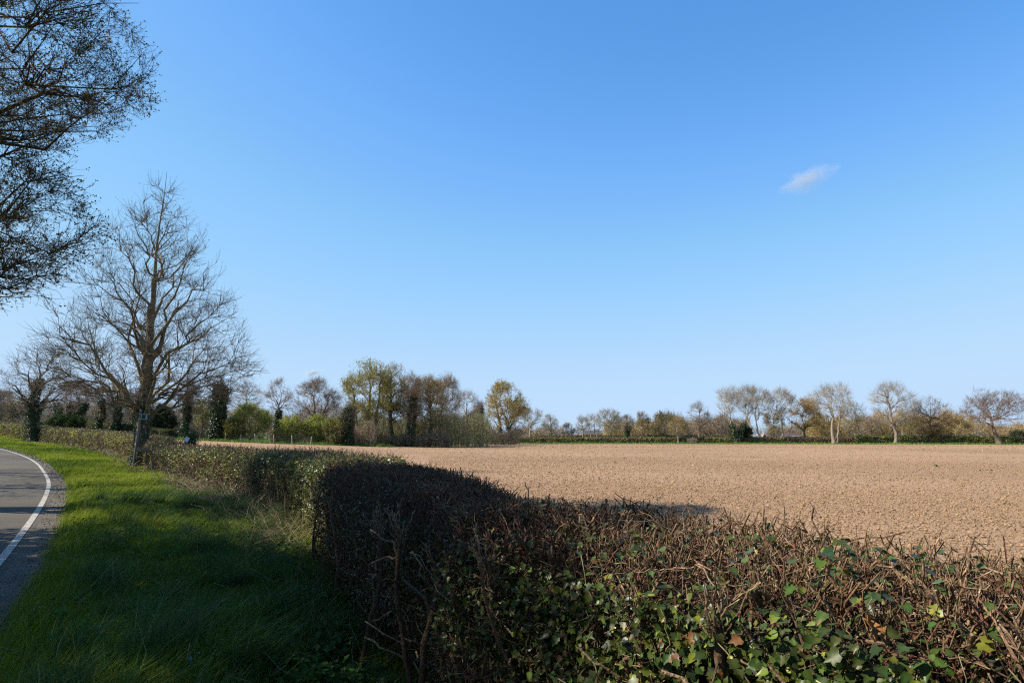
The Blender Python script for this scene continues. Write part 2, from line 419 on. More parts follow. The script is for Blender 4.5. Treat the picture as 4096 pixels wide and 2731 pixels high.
def grit():
    rng = np.random.default_rng(61)
    n = 4500
    y = 4.5 * (60 / 4.5) ** rng.random(n); x = xline(y) + .1 + np.abs(rng.normal(size=n)) * .30 + rng.random(n) * .25
    r = np.maximum(.006, np.hypot(x, y) * .0004) * np.exp(rng.normal(size=n) * .4)
    oc = np.array([(1, 0, 0), (-1, 0, 0), (0, 1, 0), (0, -1, 0), (0, 0, 1), (0, 0, -1)], float)
    V = oc[None] * rng.uniform(.6, 1.2, (n, 6, 1)) * r[:, None, None] + np.stack([x, y, tz(x, y) + .012], 1)[:, None]
    f = np.array([(0, 2, 4), (2, 1, 4), (1, 3, 4), (3, 0, 4), (2, 0, 5), (1, 2, 5), (3, 1, 5), (0, 3, 5)])
    C = np.repeat(vary((.19, .16, .12), n, .35, rng, .05)[:, None], 6, 1)
    tag(Geo().add(V.reshape(-1, 3), (np.arange(n)[:, None, None] * 6 + f[None]).reshape(-1, 3), C.reshape(-1, 3)).build("loose_grit", M['clod']), "loose grit and small stones along the edge of the road", "grit", kind='stuff')
grit()

# ------------------------------------------------------------------ grass
def blades(n, seed, region, dens, hgt, wid, cols, lean=0.5):
    """region(rng,n)->x,y ; blades of three rows"""
    rng = np.random.default_rng(seed)
    x, y = region(rng, n); n = len(x)
    d = np.hypot(x, y)
    patch = fbm(x * 0.9, y * 0.9, 3); patch2 = fbm(x * 0.25 + 40, y * 0.25, 3)
    h = hgt * (0.15 + 1.7 * np.clip(patch - .1, 0, 1)) * rng.uniform(0.5, 1.3, n)
    w = np.maximum(wid, d * 0.00055) * rng.uniform(0.7, 1.3, n)
    z = tz(x, y) + 0.0
    if region is verge_region or region is verge_near: z = z + vb(x, y)
    base = np.stack([x, y, z], 1)
    th = (fbm(x * .7 + 11, y * .7 + 3, 2) - .5) * 10 + rng.normal(size=n) * 1.5
    ln = lean * rng.uniform(0.2, 1.3, n)
    wind = np.array([0.55, 0.15])
    dirx = np.cos(th) * ln + wind[0] * 0.5; diry = np.sin(th) * ln + wind[1] * 0.5
    D = np.stack([dirx, diry, np.ones(n)], 1)
    mid = base + D * (h * 0.5)[:, None] * np.array([0.6, 0.6, 1.0])
    tipp = base + D * h[:, None] * np.array([1.15, 1.15, 0.9])
    sd = np.stack([-np.sin(th), np.cos(th), 0 * th], 1) * w[:, None] * 0.5
    V = np.stack([base - sd, base + sd, mid + sd * 0.8, mid - sd * 0.8, tipp], 1)
    k = np.arange(n)[:, None] * 5
    cA, cB, cC = [np.asarray(c, float) for c in cols]
    m1 = np.clip((patch2 - 0.35) / 0.3, 0, 1)[:, None]
    C = (cA * (1 - m1) + cB * m1)
    dry = rng.random(n) < 0.06
    C[dry] = cC
    C = C * (1 + 0.22 * rng.normal(size=(n, 1))) * (1 + 0.07 * rng.normal(size=(n, 3)))
    C = np.clip(C, 0.005, 0.9)
    return V.reshape(-1, 3), [k + np.array([[0, 1, 2, 3]]), k + np.array([[3, 2, 4]])], np.repeat(C[:, None], 5, 1).reshape(-1, 3)
def verge_near(rng, n):
    y = rng.uniform(1.2, 11.5, n); u = rng.random(n)
    a = xline(y) + EDGE + 0.15 * (rng.random(n)); b = xhedge(y) + 0.45
    keep = rng.random(n) < (b - a) / 8.0 * np.minimum(1, (7.0 / y) ** 1.2) * np.where(y < 3.6, .5, 1)
    x = a + (b - a) * u
    e = np.clip((x - xline(y) - EDGE - 0.1) / 0.5, 0.15, 1) * (0.35 + 0.9 * fbm(x * 1.4 + 9, y * 1.4, 3))
    keep &= rng.random(n) < e * 1.4
    return x[keep], y[keep]
def verge_region(rng, n):
    y = 11.0 * (96 / 11.0) ** rng.random(n) ** 0.9; u = rng.random(n)
    a = xline(y) + EDGE + 0.1 * rng.random(n); b = xhedge(y) + 0.35
    x = a + (b - a) * u
    keep = rng.random(n) < np.clip((x - xline(y) - EDGE) / 0.4, 0.25, 1)
    return x[keep], y[keep]
G1, G2, G3 = (0.075, 0.135, 0.010), (0.23, 0.285, 0.022), (0.34, 0.27, 0.13)
gg = Geo()
gg.add(*blades(330000, 1, verge_near, 1, 0.13, 0.005, (G1, G2, G3)))
gg.add(*blades(150000, 2, verge_region, 1, 0.16, 0.007, (G1, G2, G3)))
tag(gg.build("verge_grass", M['grass']), "short rough grass covering the roadside verge", "grass", kind='stuff')
# long tussocks and blades near the hedge foot
def tuss(rng, n):
    c = 120
    ty = rng.uniform(4.2, 18, c); tx = np.maximum(xhedge(ty) - np.abs(rng.normal(size=c)) * 1.3 - 0.15, xline(ty) + 1.3)
    q = rng.integers(0, c, n)
    return tx[q] + rng.normal(size=n) * 0.09, ty[q] + rng.normal(size=n) * 0.09
tag(Geo().add(*blades(15000, 5, tuss, 1, 0.36, 0.006, ((0.05, 0.11, 0.03), (0.08, 0.14, 0.04), G3), lean=0.75)).build("grass_tussocks", M['grass']), "longer tufts of grass along the foot of the hedge", "grass", kind='stuff')
def tuss2(rng, n):
    c = 330
    ty = 4.2 + 10 * rng.random(c) ** 1.3; a_ = xline(ty) + 1.0; tx = a_ + (xhedge(ty) + .2 - a_) * rng.random(c) ** .8
    q = rng.integers(0, c, n); r_ = .05 + .10 * rng.random(c)[q]
    return tx[q] + rng.normal(size=n) * r_, ty[q] + rng.normal(size=n) * r_
tag(Geo().add(*blades(11000, 8, tuss2, 1, 0.25, 0.0085, ((0.075, 0.14, 0.025), (0.17, 0.24, 0.04), (.36, .29, .15)), lean=0.95)).build("coarse_grass", M['grass']), "coarse broad-bladed tufts scattered over the near verge", "grass", kind='stuff')
def fallen():
    rng = np.random.default_rng(63)
    n = 900
    y = 4.3 + 14 * rng.random(n) ** 1.4; a_ = xline(y) + .5; x = a_ + (xhedge(y) + .1 - a_) * rng.random(n)
    P = np.stack([x, y, tz(x, y) + .05 + .07 * rng.random(n)], 1)
    s_ = rng.uniform(.02, .055, n)
    tag(Geo().add(*kites(P, nrm(rdir(n, rng) * .7 + np.array([0, 0, 1.0])), rdir(n, rng), s_ * 1.2, s_ * .7, vary((.24, .16, .09), n, .35, rng))).build("fallen_leaves", M['leaf']), "dry brown leaves and scraps caught in the verge grass", "fallen leaves", kind='stuff')
    n = 420
    y = 4.5 + 16 * rng.random(n) ** 1.3; a_ = xline(y) + .7; x = a_ + (xhedge(y) - a_) * rng.random(n) ** .6
    p0 = np.stack([x, y, tz(x, y) + .05], 1); d_ = nrm(rdir(n, rng) * np.array([1, 1, .35]) + np.array([0, 0, .18]))
    P = curve(p0, d_, p0 + d_ * rng.uniform(.12, .4, (n, 1)), 4, .3, .05, rng)
    tag(Geo().add(*tubes(P, np.maximum(.0018, y * .0002)[:, None] * np.ones((1, 4)), 3, vary((.40, .32, .20), n, .25, rng))).build("straw_bits", M['straw']), "loose dry straw lying on the verge", "straw", kind='stuff')
fallen()
# grassy margin beyond the field
def margin(rng, n):
    q = rng.uniform(0, len(FAR_S) - 1.01, n); i0 = q.astype(int); f = (q - i0)[:, None]
    P = FAR_S[i0] * (1 - f) + FAR_S[i0 + 1] * f
    dr = nrm(P); w = np.where(P[:, 1] > 135, 4.2, 2.4)
    P = P + dr * (rng.random(n) * w - 0.2)[:, None]
    return P[:, 0], P[:, 1]
gm = Geo().add(*blades(42000, 7, margin, 1, 0.42, 0.05, ((0.11, 0.21, 0.035), (0.15, 0.24, 0.04), (0.34, 0.30, 0.14))))
tag(gm.build("margin_grass", M['grass']), "bright green grass margin along the far edge of the field", "grass", kind='stuff')

# ------------------------------------------------------------------ trees
def lumps_for(style, H, Wd, rng):
    if style == 'bush':   main = (0, 0, .50 * H, Wd * .86, Wd * .86, .47 * H); nl, rl = 11, .30
    elif style == 'oak':  main = (0, 0, .60 * H, Wd * .84, Wd * .84, .35 * H); nl, rl = 9, .34
    elif style == 'vase': main = (0, 0, .72 * H, Wd * .84, Wd * .84, .25 * H); nl, rl = 8, .34
    elif style == 'fan':  main = (0, 0, .66 * H, Wd * .80, Wd * .80, .32 * H); nl, rl = 8, .30
    elif style == 'low':  main = (0, 0, .52 * H, Wd * .86, Wd * .86, .44 * H); nl, rl = 9, .32
    elif style == 'slim': main = (0, 0, .62 * H, Wd * .80, Wd * .80, .38 * H); nl, rl = 6, .40
    else:                 main = (0, 0, .61 * H, Wd * .86, Wd * .86, .36 * H); nl, rl = 9, .30
    out = [main]
    for q in range(nl):
        d = rdir(1, rng)[0]; d[2] = abs(d[2]) * (1 if rng.random() < .75 else -.8)
        r = rl * Wd * rng.uniform(.75, 1.2)
        c = np.array(main[:3]) + d * np.array([main[3], main[4], main[5]]) * 0.80
        c[2] = min(c[2], H - r * .75)
        out.append((*c, r, r, r * .8))
    return out
def sample_lumps(L, n, rng, p=3.0, zmin=-1e9):
    L = np.asarray(L, float); w = (L[:, 3] * L[:, 4] * L[:, 5]) ** 0.7; w /= w.sum()
    q = rng.choice(len(L), n, p=w)
    r = rng.random(n) ** (1.0 / p)
    P = L[q, :3] + rdir(n, rng) * r[:, None] * L[q, 3:]
    P[:, 2] = np.maximum(P[:, 2], zmin + rng.random(n) * 0.3)
    return P
def attach(par, T, rng, up=0.8):
    pos, tan, rad = par
    idx = np.zeros(len(T), int)
    for a in range(0, len(T), 400):
        d = T[a:a + 400, None] - pos[None]
        L = np.linalg.norm(d, axis=-1) + 1e-6
        cs = (d * tan[None]).sum(-1) / L
        cost = L * (1.75 - cs) * (1 + up * np.maximum(0, -d[..., 2] / L))
        idx[a:a + 400] = cost.argmin(1)
    return idx
def samples(P, R):
    T = nrm(np.gradient(P, axis=1))
    return P.reshape(-1, 3), T.reshape(-1, 3), R.reshape(-1)

def grow(trunkP, trunkR, L, rng, n1, n2, n3, ntw, asc=0.8, zmin=0.0, cr=0.03, rtw=0.012, ltw=0.7, wig=0.05, drop=0.0, k1=7, t1=None, bend=0.45, p1=6.0, clump=0.0):
    """returns [(P,R,level)...]; every branch ends inside the crown lumps"""
    out = []
    tp, tt_, tr = samples(trunkP, trunkR)
    # limbs
    T1 = sample_lumps(L, n1, rng, p1, zmin) if t1 is None else t1
    n1 = len(T1)
    if n1:
        want = T1[:, 2] - asc * np.hypot(T1[:, 0], T1[:, 1])
        want = np.maximum(want, zmin * (0.8 + .25 * rng.random(n1)))
        dd = np.abs(tp[None, :, 2] - want[:, None]) + 0.3 * np.linalg.norm(T1[:, None, :2] - tp[None, :, :2], axis=-1)
        ix = dd.argmin(1)
        d = nrm(T1 - tp[ix])
        P1 = curve(tp[ix], nrm(d * 0.9 + tt_[ix] * 0.5 * (1 if np.mean(asc) > 0.3 else .4)), T1, k1, bend, wig, rng)
        Ln = np.linalg.norm(T1 - tp[ix], axis=1)
        r0 = np.minimum(tr[ix] * 0.72, cr * Ln + 0.01)
        s = np.linspace(0, 1, k1)[None]
        R1 = r0[:, None] * (1 - s) ** 1.25 + rtw * 1.15 * s
        out.append((P1, R1, 1))
        a, b, c = samples(P1[:, 1:], R1[:, 1:])
        up = tp[:, 2] > max(zmin, 0.3 * tp[:, 2].max())
        par = (np.concatenate([a, tp[up]]), np.concatenate([b, tt_[up]]), np.concatenate([c, tr[up]]))
    else:
        par = (tp, tt_, tr)
    for lev, nn, k in ((2, n2, 5), (3, n3, 4)):
        T = sample_lumps(L, nn, rng, 3.4 if lev == 2 else 4.5, zmin)
        ix = attach(par, T, rng, 0.9 - drop)
        d = nrm(T - par[0][ix])
        P = curve(par[0][ix], nrm(d + par[1][ix] * 0.55), T, k, bend, wig * 1.3, rng)
        Ln = np.linalg.norm(T - par[0][ix], axis=1)
        r0 = np.minimum(par[2][ix] * 0.78, cr * (0.95 if lev == 2 else .75) * Ln + rtw)
        s = np.linspace(0, 1, k)[None]
        R = r0[:, None] * (1 - s) + rtw * s
        out.append((P, R, lev))
        a, b, c = samples(P[:, 1:], R[:, 1:])
        par = (np.concatenate([par[0], a]), np.concatenate([par[1], b]), np.concatenate([par[2], c]))
        if lev == 3: last = (a, b, c)
    # twigs
    q = rng.integers(0, len(last[0]), ntw)
    if len(out) > 1:
        a2, b2, c2 = samples(out[-2][0][:, 2:], out[-2][1][:, 2:])
        q2 = rng.integers(0, len(a2), ntw // 4)
        P0 = np.concatenate([last[0][q], a2[q2]]); D0 = np.concatenate([last[1][q], b2[q2]])
    else:
        P0, D0 = last[0][q], last[1][q]
    n = len(P0)
    cen = np.asarray(L)[0, :3]
    D = nrm(D0 * 0.7 + rdir(n, rng) * 0.75 + nrm(P0 - cen) * 0.25 + np.array([0, 0, 0.22 - drop * .5]))
    P0 = P0 + rng.normal(size=P0.shape) * rtw
    ll = ltw * rng.uniform(0.5, 1.2, (n, 1))
    Pt = curve(P0, nrm(D + np.array([0, 0, -0.1])), P0 + D * ll + np.array([0, 0, 0.06]) * ll, 3, .5, .06, rng)
    out.append((Pt, np.broadcast_to(np.array([rtw, rtw * .8, rtw * .45]), (n, 3)), 4))
    return out

def trunk_path(H, frac, r, rng, lean=(0, 0), k=10, wob=0.02):
    s = np.linspace(0, 1, k)
    z = s * H * frac
    w = np.cumsum(rng.normal(size=(k, 2)) * H * wob * 0.5, 0); w -= w[0]
    P = np.stack([lean[0] * s ** 1.3 + w[:, 0], lean[1] * s + w[:, 1], z - 0.15 * (s == 0)], 1)
    R = r * (1 - 0.72 * s) * (1 + 0.45 * np.exp(-s * 16))
    return P[None], R[None]

def ivy_on(P, R, n, rng, spread, size, col, zmax=None, zmin=0.1):
    """leaves clothing a set of stems"""
    p, t, r = samples(P, R)
    # finer points
    seg = rng.integers(0, P.shape[1] - 1, n); b = rng.integers(0, P.shape[0], n); f = rng.random((n, 1))
    c = P[b, seg] * (1 - f) + P[b, seg + 1] * f; rr = R[b, seg]
    if zmax is not None:
        k = (c[:, 2] < zmax) & (c[:, 2] > zmin); c, rr = c[k], rr[k]
    n = len(c)
    d = rdir(n, rng); d[:, 2] *= 0.5; d = nrm(d)
    lump = 0.35 + 1.3 * fbm(c[:, 2] * 1.1 + d[:, 0] * 1.3, d[:, 1] * 1.5 + c[:, 0], 2) ** 1.5
    pos = c + d * (rr + spread * lump * rng.random(n) ** 0.6)[:, None]
    nor = nrm(d + rdir(n, rng) * 0.8 + np.array([0, 0, .3]))
    return kites(pos, nor, rdir(n, rng) + np.array([0, 0, -0.8]), size * rng.uniform(.7, 1.3, n), size * .85, vary(col, n, .3, rng))

IVY = (0.030, 0.054, 0.016)
def tree(name, label, px, d, top, hw, style, seed, cat="tree", group=None, bark=(0.19, 0.15, 0.11), twig=(0.17, 0.135, 0.10), leaf=None, ivy=None, tr=None, lean=0.0, n=(10, 70, 380, 2900), asc=None, frac=None, basez=None, rt=0.0085, crown_off=0.0, extra_trunks=(), lumps=None, wob=0.02, zm=None):
    rng = np.random.default_rng(seed)
    b = ground(px, d)
    if basez is not None: b[2] = basez
    H = zat(top, d) - b[2]; Wd = hw * d / F_PX
    L = lumps_for(style, H, Wd, rng) if lumps is None else lumps(H, Wd)
    L = [(l[0] + crown_off * d / F_PX, *l[1:]) for l in L]
    fr = frac or dict(bush=.30, oak=.55, vase=.60, fan=.62, low=.5, slim=.85).get(style, .68)
    ac = asc if asc is not None else dict(bush=1.0, oak=.35, vase=1.5, fan=1.3, low=.3, slim=.9).get(style, .9)
    zmin = dict(bush=.05, oak=.24, vase=.42, fan=.34, low=.10, slim=.2).get(style, .24) * H
    if zm is not None: zmin = zm * H
    r = tr or 0.030 * H
    if style == 'bush': r = .02 * H
    tp = [trunk_path(H, fr, r, rng, (lean * d / F_PX + crown_off * d / F_PX * fr, 0), wob=wob)]
    for (ox, f2, ln2, rs) in extra_trunks:
        P, R = trunk_path(H, f2, r * rs, rng, (ln2 * d / F_PX, rng.normal() * .4))
        P = P + np.array([ox * d / F_PX, rng.normal() * .3, 0]); tp.append((P, R))
    TP = np.concatenate([t[0] for t in tp]); TR = np.concatenate([t[1] for t in tp])
    lt = .085 * H if style != 'bush' else .12 * H
    br = grow(TP, TR, L, rng, n[0], n[1], n[2], int(n[3] * .72), asc=ac, zmin=zmin, rtw=rt, ltw=lt, wig=.045, cr=.042)
    root = thing(name, label, cat, b, group)
    g = Geo().add(*tubes(TP, TR, 8, bark, cap=True))
    P1, R1, _ = br[0]
    g.add(*tubes(P1, R1, 5, vary(bark, len(P1), .1, rng, .03)))
    if style != 'bush':
        g.build("trunk", M['bark'], root, smooth=True); g = Geo()
    for P, R, lev in br[1:]:
        g.add(*tubes(P, R, 4 if lev == 2 else 3, vary(np.asarray(bark) * .5 + np.asarray(twig) * .5 if lev == 2 else twig, len(P), .2, rng, .04)))
    g.build("crown", M['twig'], root)
    if leaf:
        lc, ln_, ls = leaf
        Pt = br[-1][0]; q = rng.integers(0, len(Pt), ln_)
        f = rng.random((ln_, 1)) ** 0.6
        pos = Pt[q, 0] * (1 - f) + Pt[q, 2] * f + rng.normal(size=(ln_, 3)) * ls * .5
        cl = vary(lc, ln_, .25, rng)
        Geo().add(*kites(pos, rdir(ln_, rng), rdir(ln_, rng), ls * rng.uniform(.7, 1.4, ln_), ls * .8, cl)).build("foliage", M['leaf'], root)
    if ivy:
        zf, cnt, spread, size = ivy
        g = Geo().add(*ivy_on(TP, TR, cnt, rng, spread, size, IVY, zf * H))
        lows = P1[:, :4]; g.add(*ivy_on(lows, R1[:, :4], cnt // 2, rng, spread * .6, size, IVY, zf * H))
        g.build("ivy", M['ivy'], root)
    return root

# ---- trees far off: px, distance, top (photo rows), half width (photo px)
BR = (0.19, 0.145, 0.105); GY = (0.28, 0.24, 0.19); DK = (0.11, 0.09, 0.062); TAN = (0.34, 0.27, 0.20)
TWB = (0.27, 0.195, 0.13); TWG = (0.36, 0.31, 0.235); TWO = (0.33, 0.23, 0.115); TWD = (0.12, 0.096, 0.065); TWP = (0.29, 0.215, 0.155)
OLV = (0.32, 0.30, 0.06); GOL = (0.38, 0.29, 0.07); ORB = (0.34, 0.215, 0.07); GRN = (0.36, 0.39, 0.075); OLD = (0.24, 0.205, 0.06)
T = tree
GL, GC, GR = "trees along the left edge of the field", "trees of the copse beyond the field", "trees standing along the far hedge"
# left of and behind the big bare tree
T("ivy_tree", "ivy-clad tree with upright bare branches rising from the roadside hedge at the far left", 133, 55, 1352, 135, 'fan', 21, bark=(.13, .105, .075), twig=TWB, ivy=(.62, 5200, .36, .10), tr=.36, n=(26, 90, 300, 1900), rt=.0075, asc=1.15, wob=.015, lumps=lambda H, W: [(0, 0, .62 * H, W * .95, W * .9, .36 * H), (-.6 * W, 0, .5 * H, W * .4, W * .5, .25 * H), (.6 * W, 0, .52 * H, W * .4, W * .5, .25 * H)], zm=.30, frac=.6)
T("bare_tree", "brown bare tree half cut off by the left edge of the view", -15, 84, 1545, 60, 'round', 22, twig=TWP, group=GL)
T("shrub", "tan leafless thicket left of the ivy-clad roadside tree", 52, 92, 1592, 62, 'bush', 23, "shrub", bark=BR, twig=(.20, .15, .10), leaf=((.17, .14, .06), 2500, .16), n=(14, 90, 500, 4500))
T("bare_tree", "many-stemmed bare tree with an ivied trunk between the roadside tree and the big tree", 283, 84, 1512, 88, 'fan', 24, bark=DK, twig=TWB, ivy=(.55, 2600, .5, .2), group=GL, extra_trunks=((-18, .6, -30, .8), (22, .6, 45, .9)), n=(14, 90, 520, 5200))
T("shrub", "dark green bush at the foot of the many-stemmed bare tree", 245, 80, 1660, 85, 'bush', 25, "shrub", bark=DK, twig=TWD, leaf=((.028, .055, .014), 6000, .2))
T("ivy_tree", "slender dark ivy-wrapped trunk, first right of the many-stemmed bare tree", 395, 90, 1540, 42, 'slim', 26, bark=DK, twig=TWB, ivy=(.7, 1500, .45, .2), group=GL)
T("ivy_tree", "ivy-wrapped trunk seen just left of the big bare tree's trunk", 462, 90, 1530, 44, 'slim', 27, bark=DK, twig=TWB, ivy=(.75, 1900, .5, .2), group=GL)
T("ivy_tree", "dark ivied tree hidden behind the big bare tree's trunk", 540, 92, 1545, 52, 'slim', 28, bark=DK, twig=TWD, ivy=(.7, 2400, .6, .2), group=GL)
T("shrub", "dark rounded bush right of the big bare tree's trunk", 648, 93, 1632, 62, 'bush', 29, "shrub", bark=DK, twig=TWD, leaf=((.04, .06, .018), 6000, .2))
T("ivy_tree", "tall ivied tree with wide bare top behind the drooping boughs of the big tree", 742, 90, 1508, 58, 'slim', 30, bark=DK, twig=TWD, ivy=(.78, 2600, .6, .2), group=GL)
T("bare_tree", "thin bare tree with green lower twigs between two ivied trunks", 805, 95, 1590, 40, 'slim', 31, bark=BR, twig=TWB, leaf=(GRN, 1200, .14), group=GL)
T("ivy_tree", "dense dark column of ivy covering a whole tree at the meadow corner", 868, 88, 1508, 46, 'slim', 32, bark=DK, twig=TWD, ivy=(1.0, 10000, 1.25, .2), group=GL, n=(10, 60, 300, 1800))
# copse
T("bare_tree", "round bare tree showing sky through its crown right of the ivy column", 968, 118, 1508, 92, 'round', 33, bark=BR, twig=TWG, group=GC)
T("willow_bush", "large yellow-green bush in young leaf at the left end of the copse", 1000, 90, 1612, 88, 'bush', 34, "bush", bark=BR, twig=(.17, .14, .06), leaf=(GRN, 8000, .12), n=(18, 140, 700, 5500))
T("willow_bush", "low yellow-green bush beside the largest one", 935, 88, 1665, 55, 'bush', 35, "bush", bark=BR, twig=(.17, .14, .06), leaf=((.13, .14, .03), 5000, .13))
T("bare_tree", "spindly upright bare tree with an ivied stem above the green bushes", 1110, 94, 1506, 62, 'fan', 36, bark=BR, twig=TWB, ivy=(.48, 2600, .45, .2), group=GC, n=(11, 60, 260, 1500))
T("willow_bush", "green bush in leaf under the spindly upright tree", 1165, 92, 1660, 62, 'bush', 37, "bush", bark=BR, twig=(.15, .12, .06), leaf=(GRN, 5500, .13))
T("bare_tree", "broad dome-crowned bare tree left of the tallest trees of the copse", 1252, 104, 1508, 112, 'round', 38, bark=DK, twig=TWB, ivy=(.4, 2200, .4, .2), group=GC, extra_trunks=((20, .62, 40, .8),), n=(13, 90, 560, 6000), lean=-10)
T("willow_bush", "yellow-green bush below the dome-crowned bare tree", 1268, 93, 1655, 60, 'bush', 39, "bush", bark=BR, twig=(.16, .13, .06), leaf=(GRN, 5500, .13))
T("shrub", "brownish thicket between the green bushes and the ivied stump", 1338, 92, 1668, 55, 'bush', 40, "shrub", bark=BR, twig=TWB, leaf=((.24, .25, .06), 5000, .13))
T("ivy_tree", "short leaning ivy-smothered tree at the copse front", 1392, 92, 1608, 36, 'slim', 41, bark=DK, twig=TWD, ivy=(.9, 3500, .65, .2), group=GC, tr=.3)
T("leafing_tree", "tallest tree of the copse with yellow-green young leaves", 1470, 99, 1438, 118, 'round', 42, bark=DK, twig=TWB, leaf=(OLV, 13000, .15), group=GC, n=(13, 100, 560, 5500), extra_trunks=((-30, .7, -35, .7), (30, .7, 30, .7)))
T("bare_tree", "olive-tinged tall tree right of the tallest yellow-green one", 1572, 102, 1456, 68, 'slim', 43, bark=DK, twig=TWB, leaf=(OLV, 5000, .14), group=GC, n=(11, 80, 460, 4500))
T("ivy_tree", "tall ivied trunk in the middle of the copse", 1640, 99, 1490, 50, 'slim', 44, bark=DK, twig=TWB, ivy=(.68, 3600, .65, .2), group=GC, tr=.3)
T("bare_tree", "big russet-brown tree in the right half of the copse", 1712, 105, 1487, 112, 'low', 45, bark=DK, twig=(.25, .18, .10), leaf=((.30, .235, .07), 6000, .14), group=GC, n=(16, 140, 820, 9500))
T("bare_tree", "pinkish-brown bare tree at the right shoulder of the copse", 1782, 113, 1484, 74, 'low', 46, bark=DK, twig=TWP, leaf=((.30, .24, .09), 3000, .13), group=GC, n=(13, 110, 600, 7000))
T("bare_tree", "greyish bare tree between the copse and the golden tree", 1868, 122, 1553, 66, 'round', 47, bark=BR, twig=TWG, group=GC, extra_trunks=((-12, .5, -35, .7),))
T("ivy_tree", "narrow dark ivied stem close left of the golden tree", 1913, 128, 1598, 27, 'slim', 48, bark=DK, twig=TWD, ivy=(.9, 3500, .75, .2), group=GC)
T("leafing_tree", "golden-leaved tree on two leaning trunks at the copse's right end", 2005, 140, 1527, 92, 'round', 49, bark=(.11, .09, .06), twig=TWO, leaf=(GOL, 9000, .19), group=GC, extra_trunks=((45, .55, -50, 1.0),), lean=-30, crown_off=12, n=(13, 100, 520, 5000), ivy=(.3, 1500, .4, .22))
T("bare_tree", "dark bare small tree under the right side of the golden tree", 2062, 146, 1645, 48, 'low', 50, bark=DK, twig=TWD, group=GC)
# along the far hedge
T("bare_tree", "rounded bare tree just right of the golden tree", 2125, 163, 1625, 55, 'vase', 51, bark=TAN, twig=TWG, group=GR, n=(12, 90, 480, 4500))
T("bare_tree", "small bare tree at the left side of the gap in the skyline", 2199, 166, 1650, 37, 'round', 52, bark=BR, twig=TWG, group=GR)
T("shrub", "distant reddish-brown leafless thicket in the gap of the skyline", 2272, 270, 1690, 34, 'bush', 53, "shrub", bark=BR, twig=(.22, .15, .12), n=(10, 60, 300, 2600), rt=.025)
T("bare_tree", "pale bare tree in front of the left chimneys of the cottage", 2332, 178, 1652, 38, 'round', 54, bark=GY, twig=TWP, group=GR, n=(9, 50, 220, 1700), zm=.42)
T("bare_tree", "many-limbed bare tree in front of the cottage roof", 2372, 180, 1648, 40, 'vase', 55, bark=TAN, twig=TWG, group=GR, extra_trunks=((-6, .6, -16, .7), (8, .6, 18, .7)), tr=.28, zm=.5, n=(9, 60, 260, 2200))
T("bare_tree", "round bare tree right of the cottage", 2440, 178, 1627, 60, 'oak', 56, bark=BR, twig=TWG, leaf=((.15, .13, .06), 1200, .16), group=GR, n=(13, 100, 520, 5000))
T("ivy_tree", "tree with a V of ivied limbs right of the cottage", 2512, 174, 1655, 36, 'fan', 57, bark=DK, twig=TWP, ivy=(.66, 3600, .7, .25), group=GR)
T("bare_tree", "olive-brown tree right of the ivied V-shaped one", 2570, 183, 1640, 38, 'low', 58, bark=BR, twig=TWB, leaf=(OLD, 2000, .16), group=GR)
T("leafing_tree", "olive-green rounded tree in the middle of the far line", 2658, 184, 1640, 56, 'low', 59, bark=BR, twig=TWB, leaf=((.15, .125, .03), 4500, .17), group=GR)
T("bare_tree", "small tree with a pale trunk growing out of the far hedge", 2712, 157, 1660, 44, 'round', 60, bark=TAN, twig=TWO, leaf=(OLD, 1200, .14), group=GR, lean=-10)
T("bare_tree", "reddish-stemmed bare tree left of the crooked group", 2798, 178, 1600, 54, 'round', 61, bark=(.17, .105, .08), twig=TWP, group=GR, n=(12, 80, 420, 3600))
T("birch_tree", "faint pinkish birch thicket left of the crooked tall trees", 2880, 188, 1672, 46, 'slim', 62, bark=(.42, .38, .33), twig=(.23, .16, .115), group=GR, extra_trunks=((-14, .8, -6, .7), (14, .8, 8, .7)), tr=.10, n=(10, 70, 420, 4000))
T("bare_tree", "tall crooked tree with two diverging trunks and ivy on its foot", 2945, 155, 1536, 70, 'vase', 63, bark=TAN, twig=TWG, ivy=(.34, 3800, .75, .24), group=GR, lean=-22, crown_off=-16, extra_trunks=((6, .5, 48, .9),), wob=.05, tr=.30, n=(13, 80, 420, 3600))
T("bare_tree", "tall crooked bare tree standing between two others behind an evergreen bush", 2996, 159, 1534, 52, 'vase', 64, bark=TAN, twig=TWG, group=GR, lean=-14, wob=.05, tr=.25, n=(11, 70, 380, 3200))
T("shrub", "dark green evergreen bush at the foot of the crooked trees", 2985, 157, 1702, 28, 'bush', 65, "shrub", bark=DK, twig=TWD, leaf=((.025, .045, .014), 4500, .2))
T("bare_tree", "tall bare tree with an upright fan crown left of the bungalow", 3042, 156, 1544, 56, 'vase', 66, bark=TAN, twig=TWG, group=GR, lean=-14, tr=.27, n=(12, 80, 420, 3600))
T("leafing_tree", "olive tree behind the bungalow roof", 3100, 225, 1625, 46, 'low', 67, bark=BR, twig=TWB, leaf=(OLD, 2200, .2), group=GR, rt=.02)
T("bare_tree", "pale-trunked tall tree standing in front of the bungalow", 3138, 156, 1547, 60, 'vase', 68, bark=(.36, .28, .21), twig=TWG, group=GR, lean=-22, crown_off=-6, extra_trunks=((10, .4, 26, .6),), tr=.36, wob=.035, n=(12, 80, 420, 3600))
T("oak_tree", "orange-brown oak with a flat spreading crown right of the bungalow", 3222, 158, 1585, 78, 'oak', 69, bark=BR, twig=TWO, leaf=(ORB, 5200, .17), group=GR, n=(13, 100, 520, 5000))
T("bare_tree", "tall vase-shaped bare tree with a wide two-lobed top", 3335, 151, 1524, 100, 'vase', 70, bark=(.28, .215, .16), twig=TWG, group=GR, tr=.42, n=(14, 100, 520, 5000), extra_trunks=((8, .6, 40, .6),))
